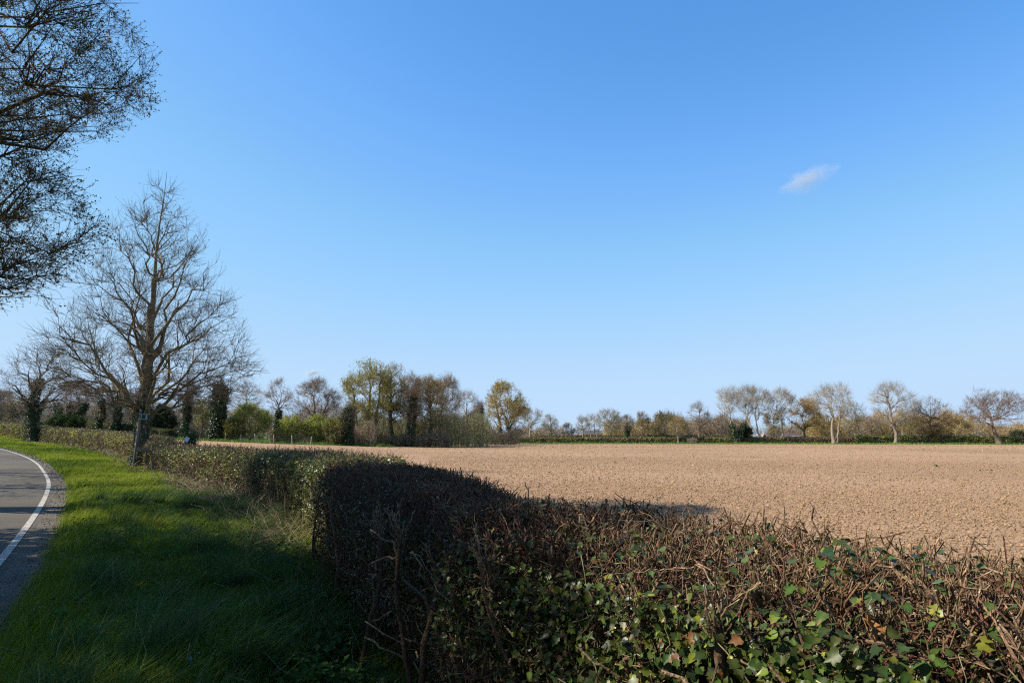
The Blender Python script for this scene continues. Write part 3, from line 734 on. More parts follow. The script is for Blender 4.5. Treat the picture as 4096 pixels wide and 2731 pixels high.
T("leafing_tree", "olive-brown low tree behind the two-lobed tall tree", 3300, 172, 1648, 48, 'low', 71, bark=BR, twig=TWO, leaf=((.17, .125, .035), 3200, .17), group=GR)
T("bare_tree", "grey-topped bare tree right of the two-lobed tall tree", 3428, 172, 1596, 66, 'low', 72, bark=BR, twig=TWG, leaf=((.15, .11, .04), 1200, .16), group=GR, n=(12, 90, 480, 4600))
T("bare_tree", "small dark-trunked bare tree between two taller ones", 3490, 167, 1653, 42, 'round', 73, bark=DK, twig=TWP, group=GR)
T("bare_tree", "tall lone bare tree with a single straight trunk, outlined on the sky", 3580, 148, 1522, 98, 'round', 74, bark=(.26, .19, .14), twig=TWG, group=GR, tr=.36, lean=-8, n=(14, 110, 560, 5000), frac=.8)
T("birch_tree", "olive birch with a thin white stem left of the dark oak", 3655, 166, 1640, 56, 'low', 75, bark=(.48, .44, .38), twig=TWO, leaf=((.16, .13, .035), 4500, .16), group=GR, tr=.09, extra_trunks=((14, .7, 0, .8), (-40, .6, 0, .8)))
T("oak_tree", "dark-limbed oak with a broad low skirt and brown crown", 3730, 150, 1577, 94, 'low', 76, bark=DK, twig=(.15, .10, .06), leaf=(ORB, 2600, .15), group=GR, tr=.42, n=(16, 120, 640, 6500), ivy=(.25, 1500, .35, .22))
T("shrub", "low olive thicket between the two right-hand oaks", 3838, 172, 1678, 52, 'bush', 77, "shrub", bark=BR, twig=TWO, leaf=((.15, .12, .035), 4000, .17))
T("oak_tree", "great spreading oak with a bent low limb near the right edge", 3995, 141, 1556, 140, 'oak', 78, bark=(.16, .11, .08), twig=(.19, .13, .09), leaf=((.19, .12, .06), 3500, .13), group=GR, tr=.55, lean=-20, frac=.42, n=(17, 130, 700, 7500), crown_off=-4, asc=.25)
T("blossom_bush", "white-blossomed bush behind the great spreading oak", 3912, 160, 1718, 20, 'bush', 79, "bush", bark=BR, twig=TWB, leaf=((.55, .50, .44), 1100, .12))
T("shrub", "dark shrubs behind the right edge of the field", 4080, 150, 1722, 42, 'bush', 80, "shrub", bark=DK, twig=TWD, leaf=((.05, .06, .025), 4500, .2))
T("blossom_bush", "low white-blossomed bush growing in the far hedge", 2768, 152, 1750, 24, 'bush', 81, "bush", bark=BR, twig=TWB, leaf=((.5, .46, .40), 260, .11))

# woodland and undergrowth that read as one mass
def brush(name, label, items, seed, mat_leaf=True):
    """items: px0, px1, d0, d1, ground rise row of tops (photo px), count, twig colour, leaf colour"""
    rng = np.random.default_rng(seed)
    gt, gl = Geo(), Geo()
    for (p0, p1, d0, d1, top, cnt, tc, lc, lf) in items:
        px = rng.uniform(p0, p1, cnt); d = rng.uniform(d0, d1, cnt)
        x = xat(px, d); zb = tz(x, d)
        hz = (zat(top, d) - zb) * (0.55 + 0.75 * fbm(px / 42.0, d * 0 + seed, 3)) * 1.0
        hz = np.maximum(hz, .5)
        z = zb + hz * rng.random(cnt) ** 0.75
        P0 = np.stack([x, d, z], 1)
        D = nrm(rdir(cnt, rng) * .8 + np.array([0, 0, .6]))
        ll = rng.uniform(.5, 1.7, (cnt, 1)) * (d[:, None] / 130)
        P = curve(P0, D, P0 + (D + rdir(cnt, rng) * .3) * ll, 3, .4, .05, rng)
        rr = d * .00011 * rng.uniform(.7, 1.6, cnt)
        gt.add(*tubes(P, np.stack([rr, rr * .8, rr * .4], 1), 3, vary(np.asarray(tc) * 1.2, cnt, .25, rng, .05)))
        # a few stems
        ns = cnt // 40
        q = rng.integers(0, cnt, ns); b = np.stack([x[q], d[q], zb[q]], 1)
        P = curve(b, np.tile([0, 0, 1.0], (ns, 1)), np.stack([x[q] + rng.normal(size=ns) * .8, d[q], zb[q] + hz[q] * .9], 1), 5, .4, .03, rng)
        gt.add(*tubes(P, (d[q] * .0004)[:, None] * np.linspace(1, .4, 5)[None], 4, vary(np.asarray(tc) * .8, ns, .2, rng)))
        nl = int(cnt * lf); q = rng.integers(0, cnt, nl)
        pos = P0[q] + rdir(nl, rng) * .4
        s = d[q] * .0014 * rng.uniform(.7, 1.4, nl)
        gl.add(*kites(pos, rdir(nl, rng), rdir(nl, rng), s, s * .8, vary(np.asarray(lc) * 1.5, nl, .3, rng)))
    o = tag(gt.build(name, M['twig']), label, "undergrowth", kind='stuff')
    gl.build("leaves", M['leaf'], o)
brush("undergrowth", "dark brushwood filling the foot of the trees at the left of the field", [
    (-120, 300, 88, 104, 1668, 5000, TWB, (.05, .07, .02), .8), (140, 900, 96, 108, 1660, 9000, (.17, .13, .09), (.05, .06, .02), .7), (560, 900, 92, 100, 1716, 2500, TWD, (.03, .045, .015), .7),
    (-100, 900, 112, 135, 1585, 12000, TWB, (.11, .105, .05), .5), (150, 880, 98, 108, 1612, 6000, (.2, .15, .1), (.09, .1, .035), .6)], 91)
brush("undergrowth", "brown and green brushwood under the copse", [
    (900, 1420, 104, 122, 1628, 9000, TWB, (.15, .15, .05), .5),
    (1080, 1400, 92, 102, 1700, 5500, TWB, (.09, .10, .025), .8), (1360, 1960, 100, 122, 1660, 13000, (.19, .16, .08), (.17, .19, .05), .8), (1330, 1500, 94, 98, 1700, 2500, TWB, (.10, .11, .035), .5), (1400, 1800, 97, 104, 1745, 4000, TWD, (.035, .035, .015), .6),
    (1780, 2080, 128, 146, 1722, 3500, TWD, (.04, .05, .018), .7), (1000, 2000, 150, 180, 1690, 7000, TWB, (.09, .07, .035), .5)], 92)
brush("woodland", "low brown and olive woodland behind the far hedge", [
    (2040, 2240, 190, 210, 1715, 2500, TWB, (.08, .07, .03), .6), (2420, 2640, 195, 225, 1680, 6500, TWO, (.12, .10, .03), .8), (2560, 3000, 200, 235, 1672, 11000, (.20, .145, .09), (.16, .125, .055), .6),
    (2780, 2960, 195, 205, 1682, 3500, (.23, .165, .115), (.18, .135, .085), .4), (3080, 3300, 262, 275, 1705, 3000, TWP, (.16, .12, .07), .5), (3230, 3560, 178, 200, 1664, 9500, TWO, (.15, .115, .035), .9),
    (3480, 3900, 172, 195, 1660, 11000, TWO, (.14, .115, .035), .9), (3820, 4250, 165, 190, 1705, 6500, TWO, (.11, .09, .04), .8), (3600, 4250, 150, 156, 1748, 3000, TWD, (.05, .06, .02), 1.0),
    (1950, 4300, 300, 380, 1716, 9000, (.20, .17, .15), (.16, .14, .12), .5)], 93)

# ------------------------------------------------------------------ the big bare tree beside the footpath sign
def big_bare_tree():
    rng = np.random.default_rng(314)
    D = 31.0
    b = ground(568, D)
    root = thing("bare_tree", "big bare conical tree with an ivied trunk beside the footpath sign", "tree", b)
    zz = np.array([0, .6, 2, 3.3, 4.6, 6.2, 8, 9.6, 11, 12.4, 13.4]) ; top = zat(690, D) - b[2]; zz = zz * top / 13.4
    wx = np.array([0, 0.02, .0, -.03, .03, .0, .06, .02, .10, .22, .30])
    TP = np.stack([wx, rng.normal(size=11) * .05, zz], 1)[None]
    TR = np.array([[.36, .285, .245, .22, .19, .15, .095, .055, .034, .018, .006]])
    def rad(z):
        return np.interp(z, [2.4, 2.9, 3.6, 4.7, 5.6, 7.0, 8.4, 10.2, 11.8, 13.4], [1.4, 3.2, 4.6, 5.1, 4.75, 4.05, 3.35, 2.5, 1.4, .12])
    n1 = 34
    z = 2.6 + (top - 3.2) * (np.arange(n1) + rng.random(n1)) / n1
    ph = np.arange(n1) * 2.39996 + rng.normal(size=n1) * .35
    rr = rad(z) * rng.uniform(.82, 1.0, n1)
    T1 = np.stack([rr * np.cos(ph), rr * np.sin(ph), z + .1], 1)
    L = []
    for zc, dz in [(3.6, .8), (4.6, .9), (5.6, .9), (6.8, .9), (8, .9), (9.3, .9), (10.6, .9), (11.7, .8), (12.6, .6)]:
        r = rad(zc); L.append((0, 0, zc, r, r, dz))
    # side bias: wide lower left and lower right as in the view
    L += [(3.9, -.5, 4.3, 1.5, 1.5, .6), (-3.6, 0, 5.4, 1.2, 1.4, .8)]
    br = grow(TP, TR, L, rng, 0, 280, 1350, 8200, asc=np.clip(.45 + (z - 3) * .2, .45, 2.0), zmin=2.3, rtw=.0058, ltw=.62, wig=.038, t1=T1, cr=.0165, k1=10, bend=.5)
    # limb level uses custom attachment: ascending from the leader
    g = Geo().add(*tubes(TP, TR, 14, (.185, .148, .09)))
    P1, R1, _ = br[0]
    g.add(*tubes(P1, R1, 7, vary((.165, .135, .08), len(P1), .12, rng, .04)))
    g.build("trunk", M['bark'], root, smooth=True)
    g = Geo()
    for P, R, lev in br[1:]:
        g.add(*tubes(P, R, 5 if lev == 2 else (4 if lev == 3 else 3), vary((.14, .108, .062) if lev < 4 else (.17, .122, .078), len(P), .2, rng, .05)))
    g.build("crown", M['twig'], root)
    Pt = br[-1][0]
    q = rng.choice(len(Pt), 5200)
    hi = Pt[q, 2, 2]
    q = q[(rng.random(len(q)) < np.clip((hi - 6.5) / 5, .10, 1))]
    nl = len(q)
    lc = np.where((rng.random(nl) < .35)[:, None], vary((.16, .17, .03), nl, .2, rng), vary((.20, .13, .09), nl, .2, rng))
    Geo().add(*kites(Pt[q, 2], rdir(nl, rng), rdir(nl, rng) + np.array([0, 0, .5]), .055, .04, lc)).build("foliage", M['leaf'], root)
    gi = Geo().add(*ivy_on(TP, TR, 9000, rng, .16, .075, IVY, 2.9))
    gi.add(*ivy_on(TP, TR, 2600, rng, .13, .07, IVY, 6.4, 2.9))
    # thin bare ivy stems gripping the bark
    n = 26
    a = rng.uniform(0, 6.28, n); s = np.linspace(0, 1, 9)[None]
    zt = rng.uniform(2, 5, n)[:, None] * s
    rad_ = np.interp(zt, zz, TR[0]) + .015
    aa = a[:, None] + np.cumsum(rng.normal(size=(n, 9)) * .12, 1)
    P = np.stack([rad_ * np.cos(aa) + np.interp(zt, zz, wx), rad_ * np.sin(aa), zt], -1)
    gi.add(*tubes(P, .016, 4, (.12, .09, .06)))
    gi.build("ivy", M['ivy'], root)
big_bare_tree()

# ------------------------------------------------------------------ oak over the road, its neighbours outside the view, trees added against sky light
def big_oak():
    rng = np.random.default_rng(77)
    base = np.array([-17.3, 14.9, float(tz(-17.3, 14.9))])
    root = thing("oak_tree", "oak just coming into leaf reaching over the road from the left edge", "tree", base)
    def loc(x, y, z): return (x - base[0], y - base[1], z - base[2])
    up = (*loc(-11.5, 14.2, 10.35), 3.15, 3.2, 2.0); lo = (*loc(-11.9, 13.9, 6.25), 2.85, 2.9, 1.65); mid = (*loc(-15.3, 14.9, 9.6), 2.5, 2.5, 2.5)
    knob = (*loc(-9.3, 14.0, 9.3), .95, 1.4, .9); knob2 = (*loc(-10.7, 13.6, 5.1), 1.6, 1.6, .8)
    mid2 = (*loc(-11.5, 14.0, 8.3), 1.5, 2.2, 1.3)
    L = [up] * 6 + [lo] * 6 + [mid, mid2, mid2, mid2, mid2, knob, knob, knob2, knob2]
    TP, TR = trunk_path(11.5, .9, .42, rng, (.6, .1), k=10, wob=.02)
    vis = np.array([(-8.3, 13.9, 9.2), (-8.5, 14.6, 10.3), (-8.8, 13.4, 11.6), (-9.6, 14.6, 8.7), (-9.0, 13.2, 6.9), (-8.95, 14.4, 5.9), (-9.6, 13.6, 5.3), (-10.4, 13.9, 4.8), (-9.7, 14.8, 7.5), (-9.0, 15.2, 12.0), (-10.3, 12.6, 6.2)]) - base
    oth = sample_lumps([mid], 9, rng, 8)
    T1 = np.concatenate([vis, oth])
    br = grow(TP, TR, L, rng, 0, 230, 2400, 14500, asc=.45, zmin=2.4, rtw=.0042, ltw=.36, wig=.05, t1=T1, cr=.021, k1=12, bend=.3)
    g = Geo().add(*tubes(TP, TR, 12, (.12, .10, .07)))
    P1, R1, _ = br[0]; g.add(*tubes(P1, R1, 8, vary((.085, .068, .045), len(P1), .1, rng, .03)))
    g.build("trunk", M['bark'], root, smooth=True)
    g = Geo()
    for P, R, lev in br[1:]:
        g.add(*tubes(P, R, 5 if lev == 2 else (4 if lev == 3 else 3), vary((.075, .058, .038), len(P), .2, rng, .05)))
    g.build("crown", M['twig'], root)
    Pt = br[-1][0]; nl = 36000
    q = rng.choice(np.flatnonzero(rng.random(len(Pt)) < .72), nl); f = np.where(rng.random(nl) < .82, 1.0, rng.random(nl))[:, None]
    pos = Pt[q, 0] * (1 - f) + Pt[q, 2] * f + rng.normal(size=(nl, 3)) * .02
    hue = rng.random(len(Pt))[q]
    lc = np.where((hue < .45)[:, None], vary((.16, .105, .03), nl, .25, rng), np.where((hue < .8)[:, None], vary((.085, .085, .02), nl, .25, rng), vary((.17, .12, .03), nl, .25, rng)))
    Geo().add(*kites(pos, rdir(nl, rng), rdir(nl, rng) + np.array([0, 0, .3]),   .052 * rng.uniform(.6, 1.3, nl), .034, lc)).build("foliage", M['leaf'], root)
big_oak()
CT = 1 / math.tan(math.radians(SUN_EL))
def shade_pos(xg, yg, z):
    h = -SUND[:2] / np.linalg.norm(SUND[:2])
    return (xg - h[0] * z * CT, yg - h[1] * z * CT, z)
def shade_tree():
    rng = np.random.default_rng(55)
    base = np.array([-13.2, 4.2, 0.0])
    root = thing("unseen_evergreen_tree", "dense evergreen tree across the road whose shade covers the near verge, with clumps added to block sky", "tree", base)
    blobs = [(-8.2, 3.4, 6.0, 3.9), (-2.5, 4.2, 8.0, 3.15), (-7.4, 9.6, 7.0, 2.9), (-5.2, 7.2, 7.0, 2.6), (1.5, 8.6, 10.2, 2.3), (3.1, 15.7, 14.8, 1.15), (2.7, 4.0, 10.5, .55), (0.2, 6.4, 9.2, 2.0), (-11.5, 6.5, 5.5, 2.6), (-4.6, .2, 7.5, 2.4), (-4.4, 7.6, 7.6, 2.2), (-.6, 7.4, 8.8, 1.8), (-9.6, 9.0, 6.2, 2.2), (-3.2, 1.5, 8.2, 2.4), (10.6, 3.9, 13.5, 3.8), (8.6, .2, 13.0, 3.0), (13.5, 0.2, 14.0, 3.6)]  # high clumps added overhead to block sky, one small one to shade the field
    L = []
    for xg, yg, z, r in blobs:
        p = shade_pos(xg, yg, z); L.append((p[0] - base[0], p[1] - base[1], p[2], r, r, r * .9))
    TP, TR = trunk_path(11, .85, .45, rng, (.5, .6), k=10)
    br = grow(TP, TR, L, rng, 16, 120, 600, 5000, asc=.5, zmin=2.2, rtw=.01, ltw=.5, wig=.05)
    g = Geo().add(*tubes(TP, TR, 10, DK)); g.add(*tubes(br[0][0], br[0][1], 6, DK)); g.build("trunk", M['bark'], root, smooth=True)
    g = Geo()
    for P, R, lev in br[1:]: g.add(*tubes(P, R, 3, TWD))
    g.build("crown", M['twig'], root)
    nl = 95000
    pos = sample_lumps(L, nl, rng, 3.2)
    Geo().add(*kites(pos, nrm(rdir(nl, rng) + np.array([0, 0, .6])), rdir(nl, rng), .19, .15, vary((.03, .05, .016), nl, .3, rng))).build("foliage", M['leaf'], root)
shade_tree()
def evergreen(x, y, seed, H, r, label):  # unseen trees added behind the viewer to cut the sky light
    rng = np.random.default_rng(seed)
    root = thing("unseen_evergreen_tree", label, "tree", (x, y, float(tz(x, y))))
    L = [(0, 0, H * .55, r, r, H * .42)] + [(rng.normal() * r * .6, rng.normal() * r * .6, H * rng.uniform(.3, .8), r * .5, r * .5, r * .5) for _ in range(7)]
    TP, TR = trunk_path(H, .85, .4, rng)
    br = grow(TP, TR, L, rng, 12, 60, 240, 1500, asc=.6, zmin=1.2, rtw=.01, ltw=.6)
    g = Geo().add(*tubes(TP, TR, 9, DK)); g.add(*tubes(br[0][0], br[0][1], 6, DK)); g.build("trunk", M['bark'], root, smooth=True)
    g = Geo()
    for P, R, lev in br[1:]: g.add(*tubes(P, R, 3, TWD))
    g.build("crown", M['twig'], root)
    nl = 15000
    pos = sample_lumps(L, nl, rng, 3.0); pos[:, 2] = np.maximum(pos[:, 2], .5)
    Geo().add(*kites(pos, nrm(rdir(nl, rng) + np.array([0, 0, .4])), rdir(nl, rng), .34, .27, vary((.022, .04, .013), nl, .3, rng))).build("foliage", M['leaf'], root)
evergreen(-6.5, -8.5, 401, 15, 4.6, "unseen tall evergreen tree added behind the verge to cut sky light")
evergreen(3.0, -10.0, 402, 14, 4.8, "unseen broad evergreen tree added behind the hedge end to cut sky light")
evergreen(-17.5, -5.5, 403, 15, 4.6, "unseen tall evergreen tree added across the road to cut sky light")
def road_tree(x, y, seed, H, r, label):
    rng = np.random.default_rng(seed)
    base = np.array([x, y, float(tz(x, y))])
    root = thing("bare_tree", label, "tree", base)
    L = lumps_for('round', H, r, rng)
    TP, TR = trunk_path(H, .8, .30, rng, (.2, 0))
    br = grow(TP, TR, L, rng, 10, 40, 160, 700, asc=.8, zmin=.28 * H, rtw=.008, ltw=.7)
    g = Geo().add(*tubes(TP, TR, 10, BR)); g.add(*tubes(br[0][0], br[0][1], 6, BR)); g.build("trunk", M['bark'], root, smooth=True)
    g = Geo()
    for P, R, lev in br[1:]: g.add(*tubes(P, R, 3, TWB))
    g.build("crown", M['twig'], root)
road_tree(-21.5, 19.5, 61, 10.5, 3.6, "bare tree across the road behind the leafing oak")
road_tree(-26.0, 25.0, 62, 11.0, 3.6, "bare tree across the road beyond its bare neighbour")

# ------------------------------------------------------------------ hedges
class Hedge:
    """section swept between a front and a back line: u=0 front foot .. 1 back foot"""
    def __init__(self, front, back, top, step=0.15, n=6.0, seed=0, rough=0.06):
        front = np.asarray(front, float); back = np.asarray(back, float)
        A = resample(np.concatenate([front, back, np.asarray(top, float)[:, None]], 1), step)
        self.F, self.B, self.H = A[:, :2], A[:, 2:4], A[:, 4]
        self.s = np.concatenate([[0], np.cumsum(np.linalg.norm(np.diff((self.F + self.B) / 2, axis=0), axis=1))])
        self.n = n; self.seed = seed; self.rough = rough
    def at(self, s):
        f = [np.interp(s, self.s, self.F[:, i]) for i in (0, 1)]; b = [np.interp(s, self.s, self.B[:, i]) for i in (0, 1)]
        return np.stack(f, -1), np.stack(b, -1), np.interp(s, self.s, self.H)
    def surf(self, s, u, inset=0.0):
        """u: 0..1 front face, 1..2 top, 2..3 back face -> position, outward normal, along"""
        F, B, H = self.at(s)
        ac = nrm(B - F); wd = np.linalg.norm(B - F, axis=-1)
        c = np.where(u < 1, -1.0, np.where(u < 2, -1 + 2 * (u - 1), 1.0))
        h = np.where(u < 1, u, np.where(u < 2, 1.0, 3 - u))
        # rounded corner
        n = self.n; m = (np.abs(c) ** n + np.abs(h) ** n) ** (1 / n); c = c / m; h = h / m
        nc = np.sign(c) * np.abs(c) ** (n - 1); nh = np.abs(h) ** (n - 1)
        ln = np.sqrt(nc ** 2 + nh ** 2) + 1e-9; nc, nh = nc / ln, nh / ln
        mid = (F + B) / 2
        bump = (fbm(s * 1.6 + self.seed * 7.3, u * 2.2 + self.seed, 3) - 0.5) * 2 * self.rough
        foot = np.where(u < 1, (1 - u) ** 2 * 0.12, 0)        # the foot draws in a little
        hw = wd / 2 * (1 - foot) - inset + bump
        xy = mid + ac * (c * hw)[..., None]
        zt = tz(xy[..., 0], xy[..., 1])
        z = zt + h * (H - zt - inset + bump * 0.8)
        N = np.concatenate([ac * nc[..., None], nh[..., None]], -1)
        al = np.concatenate([np.stack([-ac[..., 1], ac[..., 0]], -1), np.zeros(ac.shape[:-1] + (1,))], -1)
        return np.concatenate([xy, z[..., None]], -1), N, al
    def pick(self, n, rng, f=1.0, t=1.0, b=0.3, dens=None):
        """random s (denser near the viewer) and u"""
        m = n * 6
        s = rng.uniform(0, self.s[-1], m)
        F, B, H = self.at(s); d = np.linalg.norm((F + B) / 2, axis=1)
        w = 1.0 / np.maximum(d, 1.5) ** (dens if dens is not None else 1.0)
        q = rng.choice(m, n, p=w / w.sum())
        s = s[q]
        r = rng.random(n); wd = np.linalg.norm(B - F, axis=1)[q]
        tot = f * 1.2 + t * wd + b * 1.2
        a1 = f * 1.2 / tot; a2 = (f * 1.2 + t * wd) / tot
        u = np.where(r < a1, r / a1, np.where(r < a2, 1 + (r - a1) / (a2 - a1), 2 + (r - a2) / (1 - a2 + 1e-9)))
        return s, u, d[q]
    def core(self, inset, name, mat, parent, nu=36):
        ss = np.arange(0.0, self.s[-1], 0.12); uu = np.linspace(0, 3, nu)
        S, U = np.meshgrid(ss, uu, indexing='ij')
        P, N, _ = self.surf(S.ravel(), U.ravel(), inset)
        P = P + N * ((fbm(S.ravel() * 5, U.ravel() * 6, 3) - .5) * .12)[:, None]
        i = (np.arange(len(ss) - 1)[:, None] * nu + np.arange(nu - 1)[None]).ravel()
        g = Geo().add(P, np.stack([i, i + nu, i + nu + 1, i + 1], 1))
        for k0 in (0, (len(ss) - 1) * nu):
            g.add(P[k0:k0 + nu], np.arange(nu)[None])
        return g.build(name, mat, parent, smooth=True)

# an ivy leaf: five blunt lobes folded along the midrib (x across, y along)
_IV = np.array([(0, 0), (.30, -.10), (.50, .16), (.34, .36), (.42, .62), (.17, .66), (0, 1.0), (-.17, .66), (-.42, .62), (-.34, .36), (-.50, .16), (-.30, -.10)])
_IV2 = np.array([(0, 0), (.26, .02), (.40, .26), (.33, .52), (.18, .78), (.07, .92), (0, 1.0), (-.07, .92), (-.18, .78), (-.33, .52), (-.40, .26), (-.26, .02)])
def ivy_leaves(pos, nor, tipd, size, col, rng):
    n = len(pos)
    t = nrm(tipd - (tipd * nor).sum(-1, keepdims=True) * nor); s = np.cross(nor, t)
    sh = np.where((rng.random(n) < .5)[:, None, None], _IV[None], _IV2[None]) * (1 + .08 * rng.normal(size=(n, 12, 2)))
    sh = np.concatenate([sh, np.tile([[[0, .42]]], (n, 1, 1))], 1)
    z = np.abs(sh[..., 0]) * rng.uniform(.15, .45, (n, 1)) - (sh[..., 1] ** 2) * rng.uniform(.0, .3, (n, 1))
    sc = np.broadcast_to(size, (n,))[:, None, None]
    V = pos[:, None] + sc * (sh[..., :1] * s[:, None] + sh[..., 1:] * t[:, None] + z[..., None] * nor[:, None])
    f = np.array([(12, i, (i + 1) % 12) for i in range(12)])
    F = (np.arange(n)[:, None, None] * 13 + f[None]).reshape(-1, 3)
    C = np.repeat(col[:, None], 13, 1)
    C[:, 12] *= 1.25; C[:, 0] *= 1.3
    brown = rng.random(n) < .10
    k = rng.integers(3, 9, n)
    for j in range(3):
        C[brown, (k[brown] + j) % 12] = (.30, .16, .09)
    return V.reshape(-1, 3), F, np.clip(C, 0, .9).reshape(-1, 3)
def stubs(pos, dirv, ln, rad, col, rng, k=4, m=4, wig=.08, tip=(.36, .26, .17), cap=True):
    e = pos + dirv * ln[:, None]
    P = curve(pos, nrm(dirv + rdir(len(pos), rng) * .35), e, k, .4, wig, rng)
    R = rad[:, None] * np.linspace(1, .72, k)[None]
    return tubes(P, R, m, col, tip=tip, cap=cap), P, R

# --- the flailed hedge at the roadside, right by the viewer
F1 = [(3.0, -0.9), (2.2, .2), (1.2, 1.5), (.58, 2.3), (0, 3.05), (-.44, 3.62), (-.30, 4.25), (-.78, 4.9), (-1.37, 6.0), (-2.35, 8.3), (-2.72, 9.4), (-2.75, 9.75)]
B1 = [(3.9, 0.2), (3.1, 1.0), (1.9, 2.4), (1.33, 3.05), (.86, 3.97), (.5, 4.6), (.35, 5.0), (.15, 5.7), (-.35, 7.3), (-1.0, 9.6), (-1.3, 10.9), (-1.45, 11.4)]
H1 = [1.24, 1.24, 1.24, 1.235, 1.235, 1.245, 1.17, 1.22, 1.25, 1.27, 1.25, 1.2]
def flailed_hedge():
    rng = np.random.default_rng(101)
    hd = Hedge(F1, B1, H1, seed=1, rough=.07)
    root = thing("flailed_hedge", "near roadside hedge cut hard to bare brown stubs, hung with dark ivy", "hedge", (0, 0, 0))
    hd.core(.20, "inner_shade_core", M['core'], root)
    BK = (.125, .072, .048)
    g = Geo()
    # woody stems rising from the ground inside the face
    n = 150
    s, u, d = hd.pick(n, rng, 1, 0, .3, 0.6)
    F, B, H = hd.at(s); ac = nrm(B - F); wd = np.linalg.norm(B - F, axis=1)
    off = np.where(u < 1, rng.uniform(.07, .36, n), wd - rng.uniform(.05, .3, n))
    x = F + ac * off[:, None]
    p0 = np.concatenate([x, tz(x[:, 0], x[:, 1])[:, None] - .03], 1)
    p1 = p0 + np.stack([rng.normal(size=n) * .22, rng.normal(size=n) * .22, H * rng.uniform(.62, .93, n)], 1)
    P = curve(p0, nrm(np.array([0, 0, 1.0]) + rdir(n, rng) * .4), p1, 8, .45, .035, rng)
    r = rng.uniform(.006, .015, n) * np.where(rng.random(n) < .12, 1.7, 1)
    g.add(*tubes(P, r[:, None] * np.linspace(1, .6, 8)[None], 7, vary((.15, .10, .065), n, .2, rng, .06), cap=True))
    stemP, stemR = P, r[:, None] * np.linspace(1, .6, 8)[None]
    # pollarded stems with lumpy heads and a brush of upright shoots
    g2 = g
    pol = [(.93, 1.72, .84, .021), (1.10, 1.62, .96, .026), (1.24, 1.66, 1.06, .018), (.42, 2.62, .98, .018), (.70, 2.22, 1.05, .016), (-.05, 3.22, 1.02, .02), (-.42, 3.78, .94, .022), (-.62, 4.05, 1.05, .017), (-.95, 4.85, .98, .02), (.95, 2.3, 1.12, .02), (1.35, 2.2, 1.14, .02), (.45, 3.3, 1.15, .022), (.1, 4.1, 1.16, .02), (1.55, 1.35, 1.0, .024), (1.22, 1.95, 1.13, .018)]
    for (x, y, z, r) in pol:
        k = 14; t = np.linspace(0, 1, k)
        P = np.stack([x + .05 * np.sin(t * 5 + x * 9) + rng.normal(size=k) * .004, y + .04 * np.cos(t * 4 + y * 7), z * t], 1)
        R = r * (1.15 - .25 * t) * (1 + .9 * np.exp(-((t - .97) / .06) ** 2) + .25 * np.exp(-((t - .6) / .05) ** 2)) * (1 + .08 * rng.normal(size=k)); R[-1] *= .45
        Geo().add(*tubes(P[None], R[None] * .8, 10, (.10, .064, .042), cap=True)).build("stem", M['wood'], root, smooth=True)
        ns = 11
        p0 = P[-1] + rdir(ns, rng) * r * 1.3 - np.array([0, 0, .02])
        dv = nrm(rdir(ns, rng) * .5 + np.array([0, 0, 1.0]))
        (V_, F_, C_), PP, RR = stubs(p0, dv, rng.uniform(.06, .20, ns), rng.uniform(.0025, .0055, ns), vary((.15, .085, .058), ns, .2, rng, .05), rng, k=6, m=6, wig=.025, tip=(.30, .20, .125))
        g2.add(V_, F_, C_)
        q = np.repeat(np.arange(ns), 6); c0 = np.where((rng.random(len(q)) < .5)[:, None], PP[q, -1], p0[q])
        (V_, F_, C_), _, _ = stubs(c0, nrm(dv[q] + rdir(len(q), rng) * .6), rng.uniform(.02, .07, len(q)), rng.uniform(.0012, .004, len(q)), vary((.26, .17, .10), len(q), .2, rng, .05), rng, k=3, m=3, tip=(.36, .25, .16))
        g2.add(V_, F_, C_)
        nb = 5
        j = rng.integers(5, 13, nb)
        (V_, F_, C_), _, _ = stubs(P[j], nrm(rdir(nb, rng) + np.array([-.3, -.3, .4])), rng.uniform(.08, .3, nb), rng.uniform(.003, .007, nb), vary((.15, .10, .065), nb, .2, rng), rng, k=6, m=5, wig=.05)
        g2.add(V_, F_, C_)
    def layer(n, lo, hi, f, t, bk, dens, inset, lmin, lmax, rmul, nlat, palef, spread=.75):
        s, u, d = hd.pick(n * 3, rng, f, t, bk, dens)
        k = np.flatnonzero((d >= lo) & (d < hi))[:n]; s, u, d = s[k], u[k], d[k]; n = len(k)
        pos, N, al = hd.surf(s, u, inset)
        clump = fbm(s * 3.3 + 5, u * 4, 3)
        pos = pos + rdir(n, rng) * .05 - N * (rng.random(n) * .07)[:, None]
        dirv = nrm(N * .7 + rdir(n, rng) * spread + np.array([0, 0, .3]))
        ln = rng.uniform(lmin, lmax, n) * (.45 + 1.0 * clump)
        rad = np.maximum((rng.gamma(2.4, .0011, n) + .0011) * rmul, d * .00030)
        thick = rng.random(n) < .04; rad[thick] *= 2.0
        col = vary(BK if lo > 3 else (.105, .064, .04), n, .28, rng, .06)
        pale = rng.random(n) < palef; col[pale] = vary((.18, .115, .07), int(pale.sum()), .22, rng, .05)
        redd = rng.random(n) < .18; col[redd] = vary((.14, .055, .038), int(redd.sum()), .2, rng, .05)
        (V_, F_, C_), P, R = stubs(pos, dirv, ln, rad, col, rng, k=5 if lo < 3 else 3, m=5 if lo < 3 else 3, tip=(.23, .15, .092) if lo < 3 else (.13, .085, .055), wig=.10)
        g.add(V_, F_, C_)
        q = rng.integers(0, n, nlat); j = rng.integers(1, P.shape[1] - 1, nlat)
        dv = nrm(nrm(P[q, -1] - P[q, 0]) * .5 + rdir(nlat, rng) * .9 + np.array([0, 0, .1]))
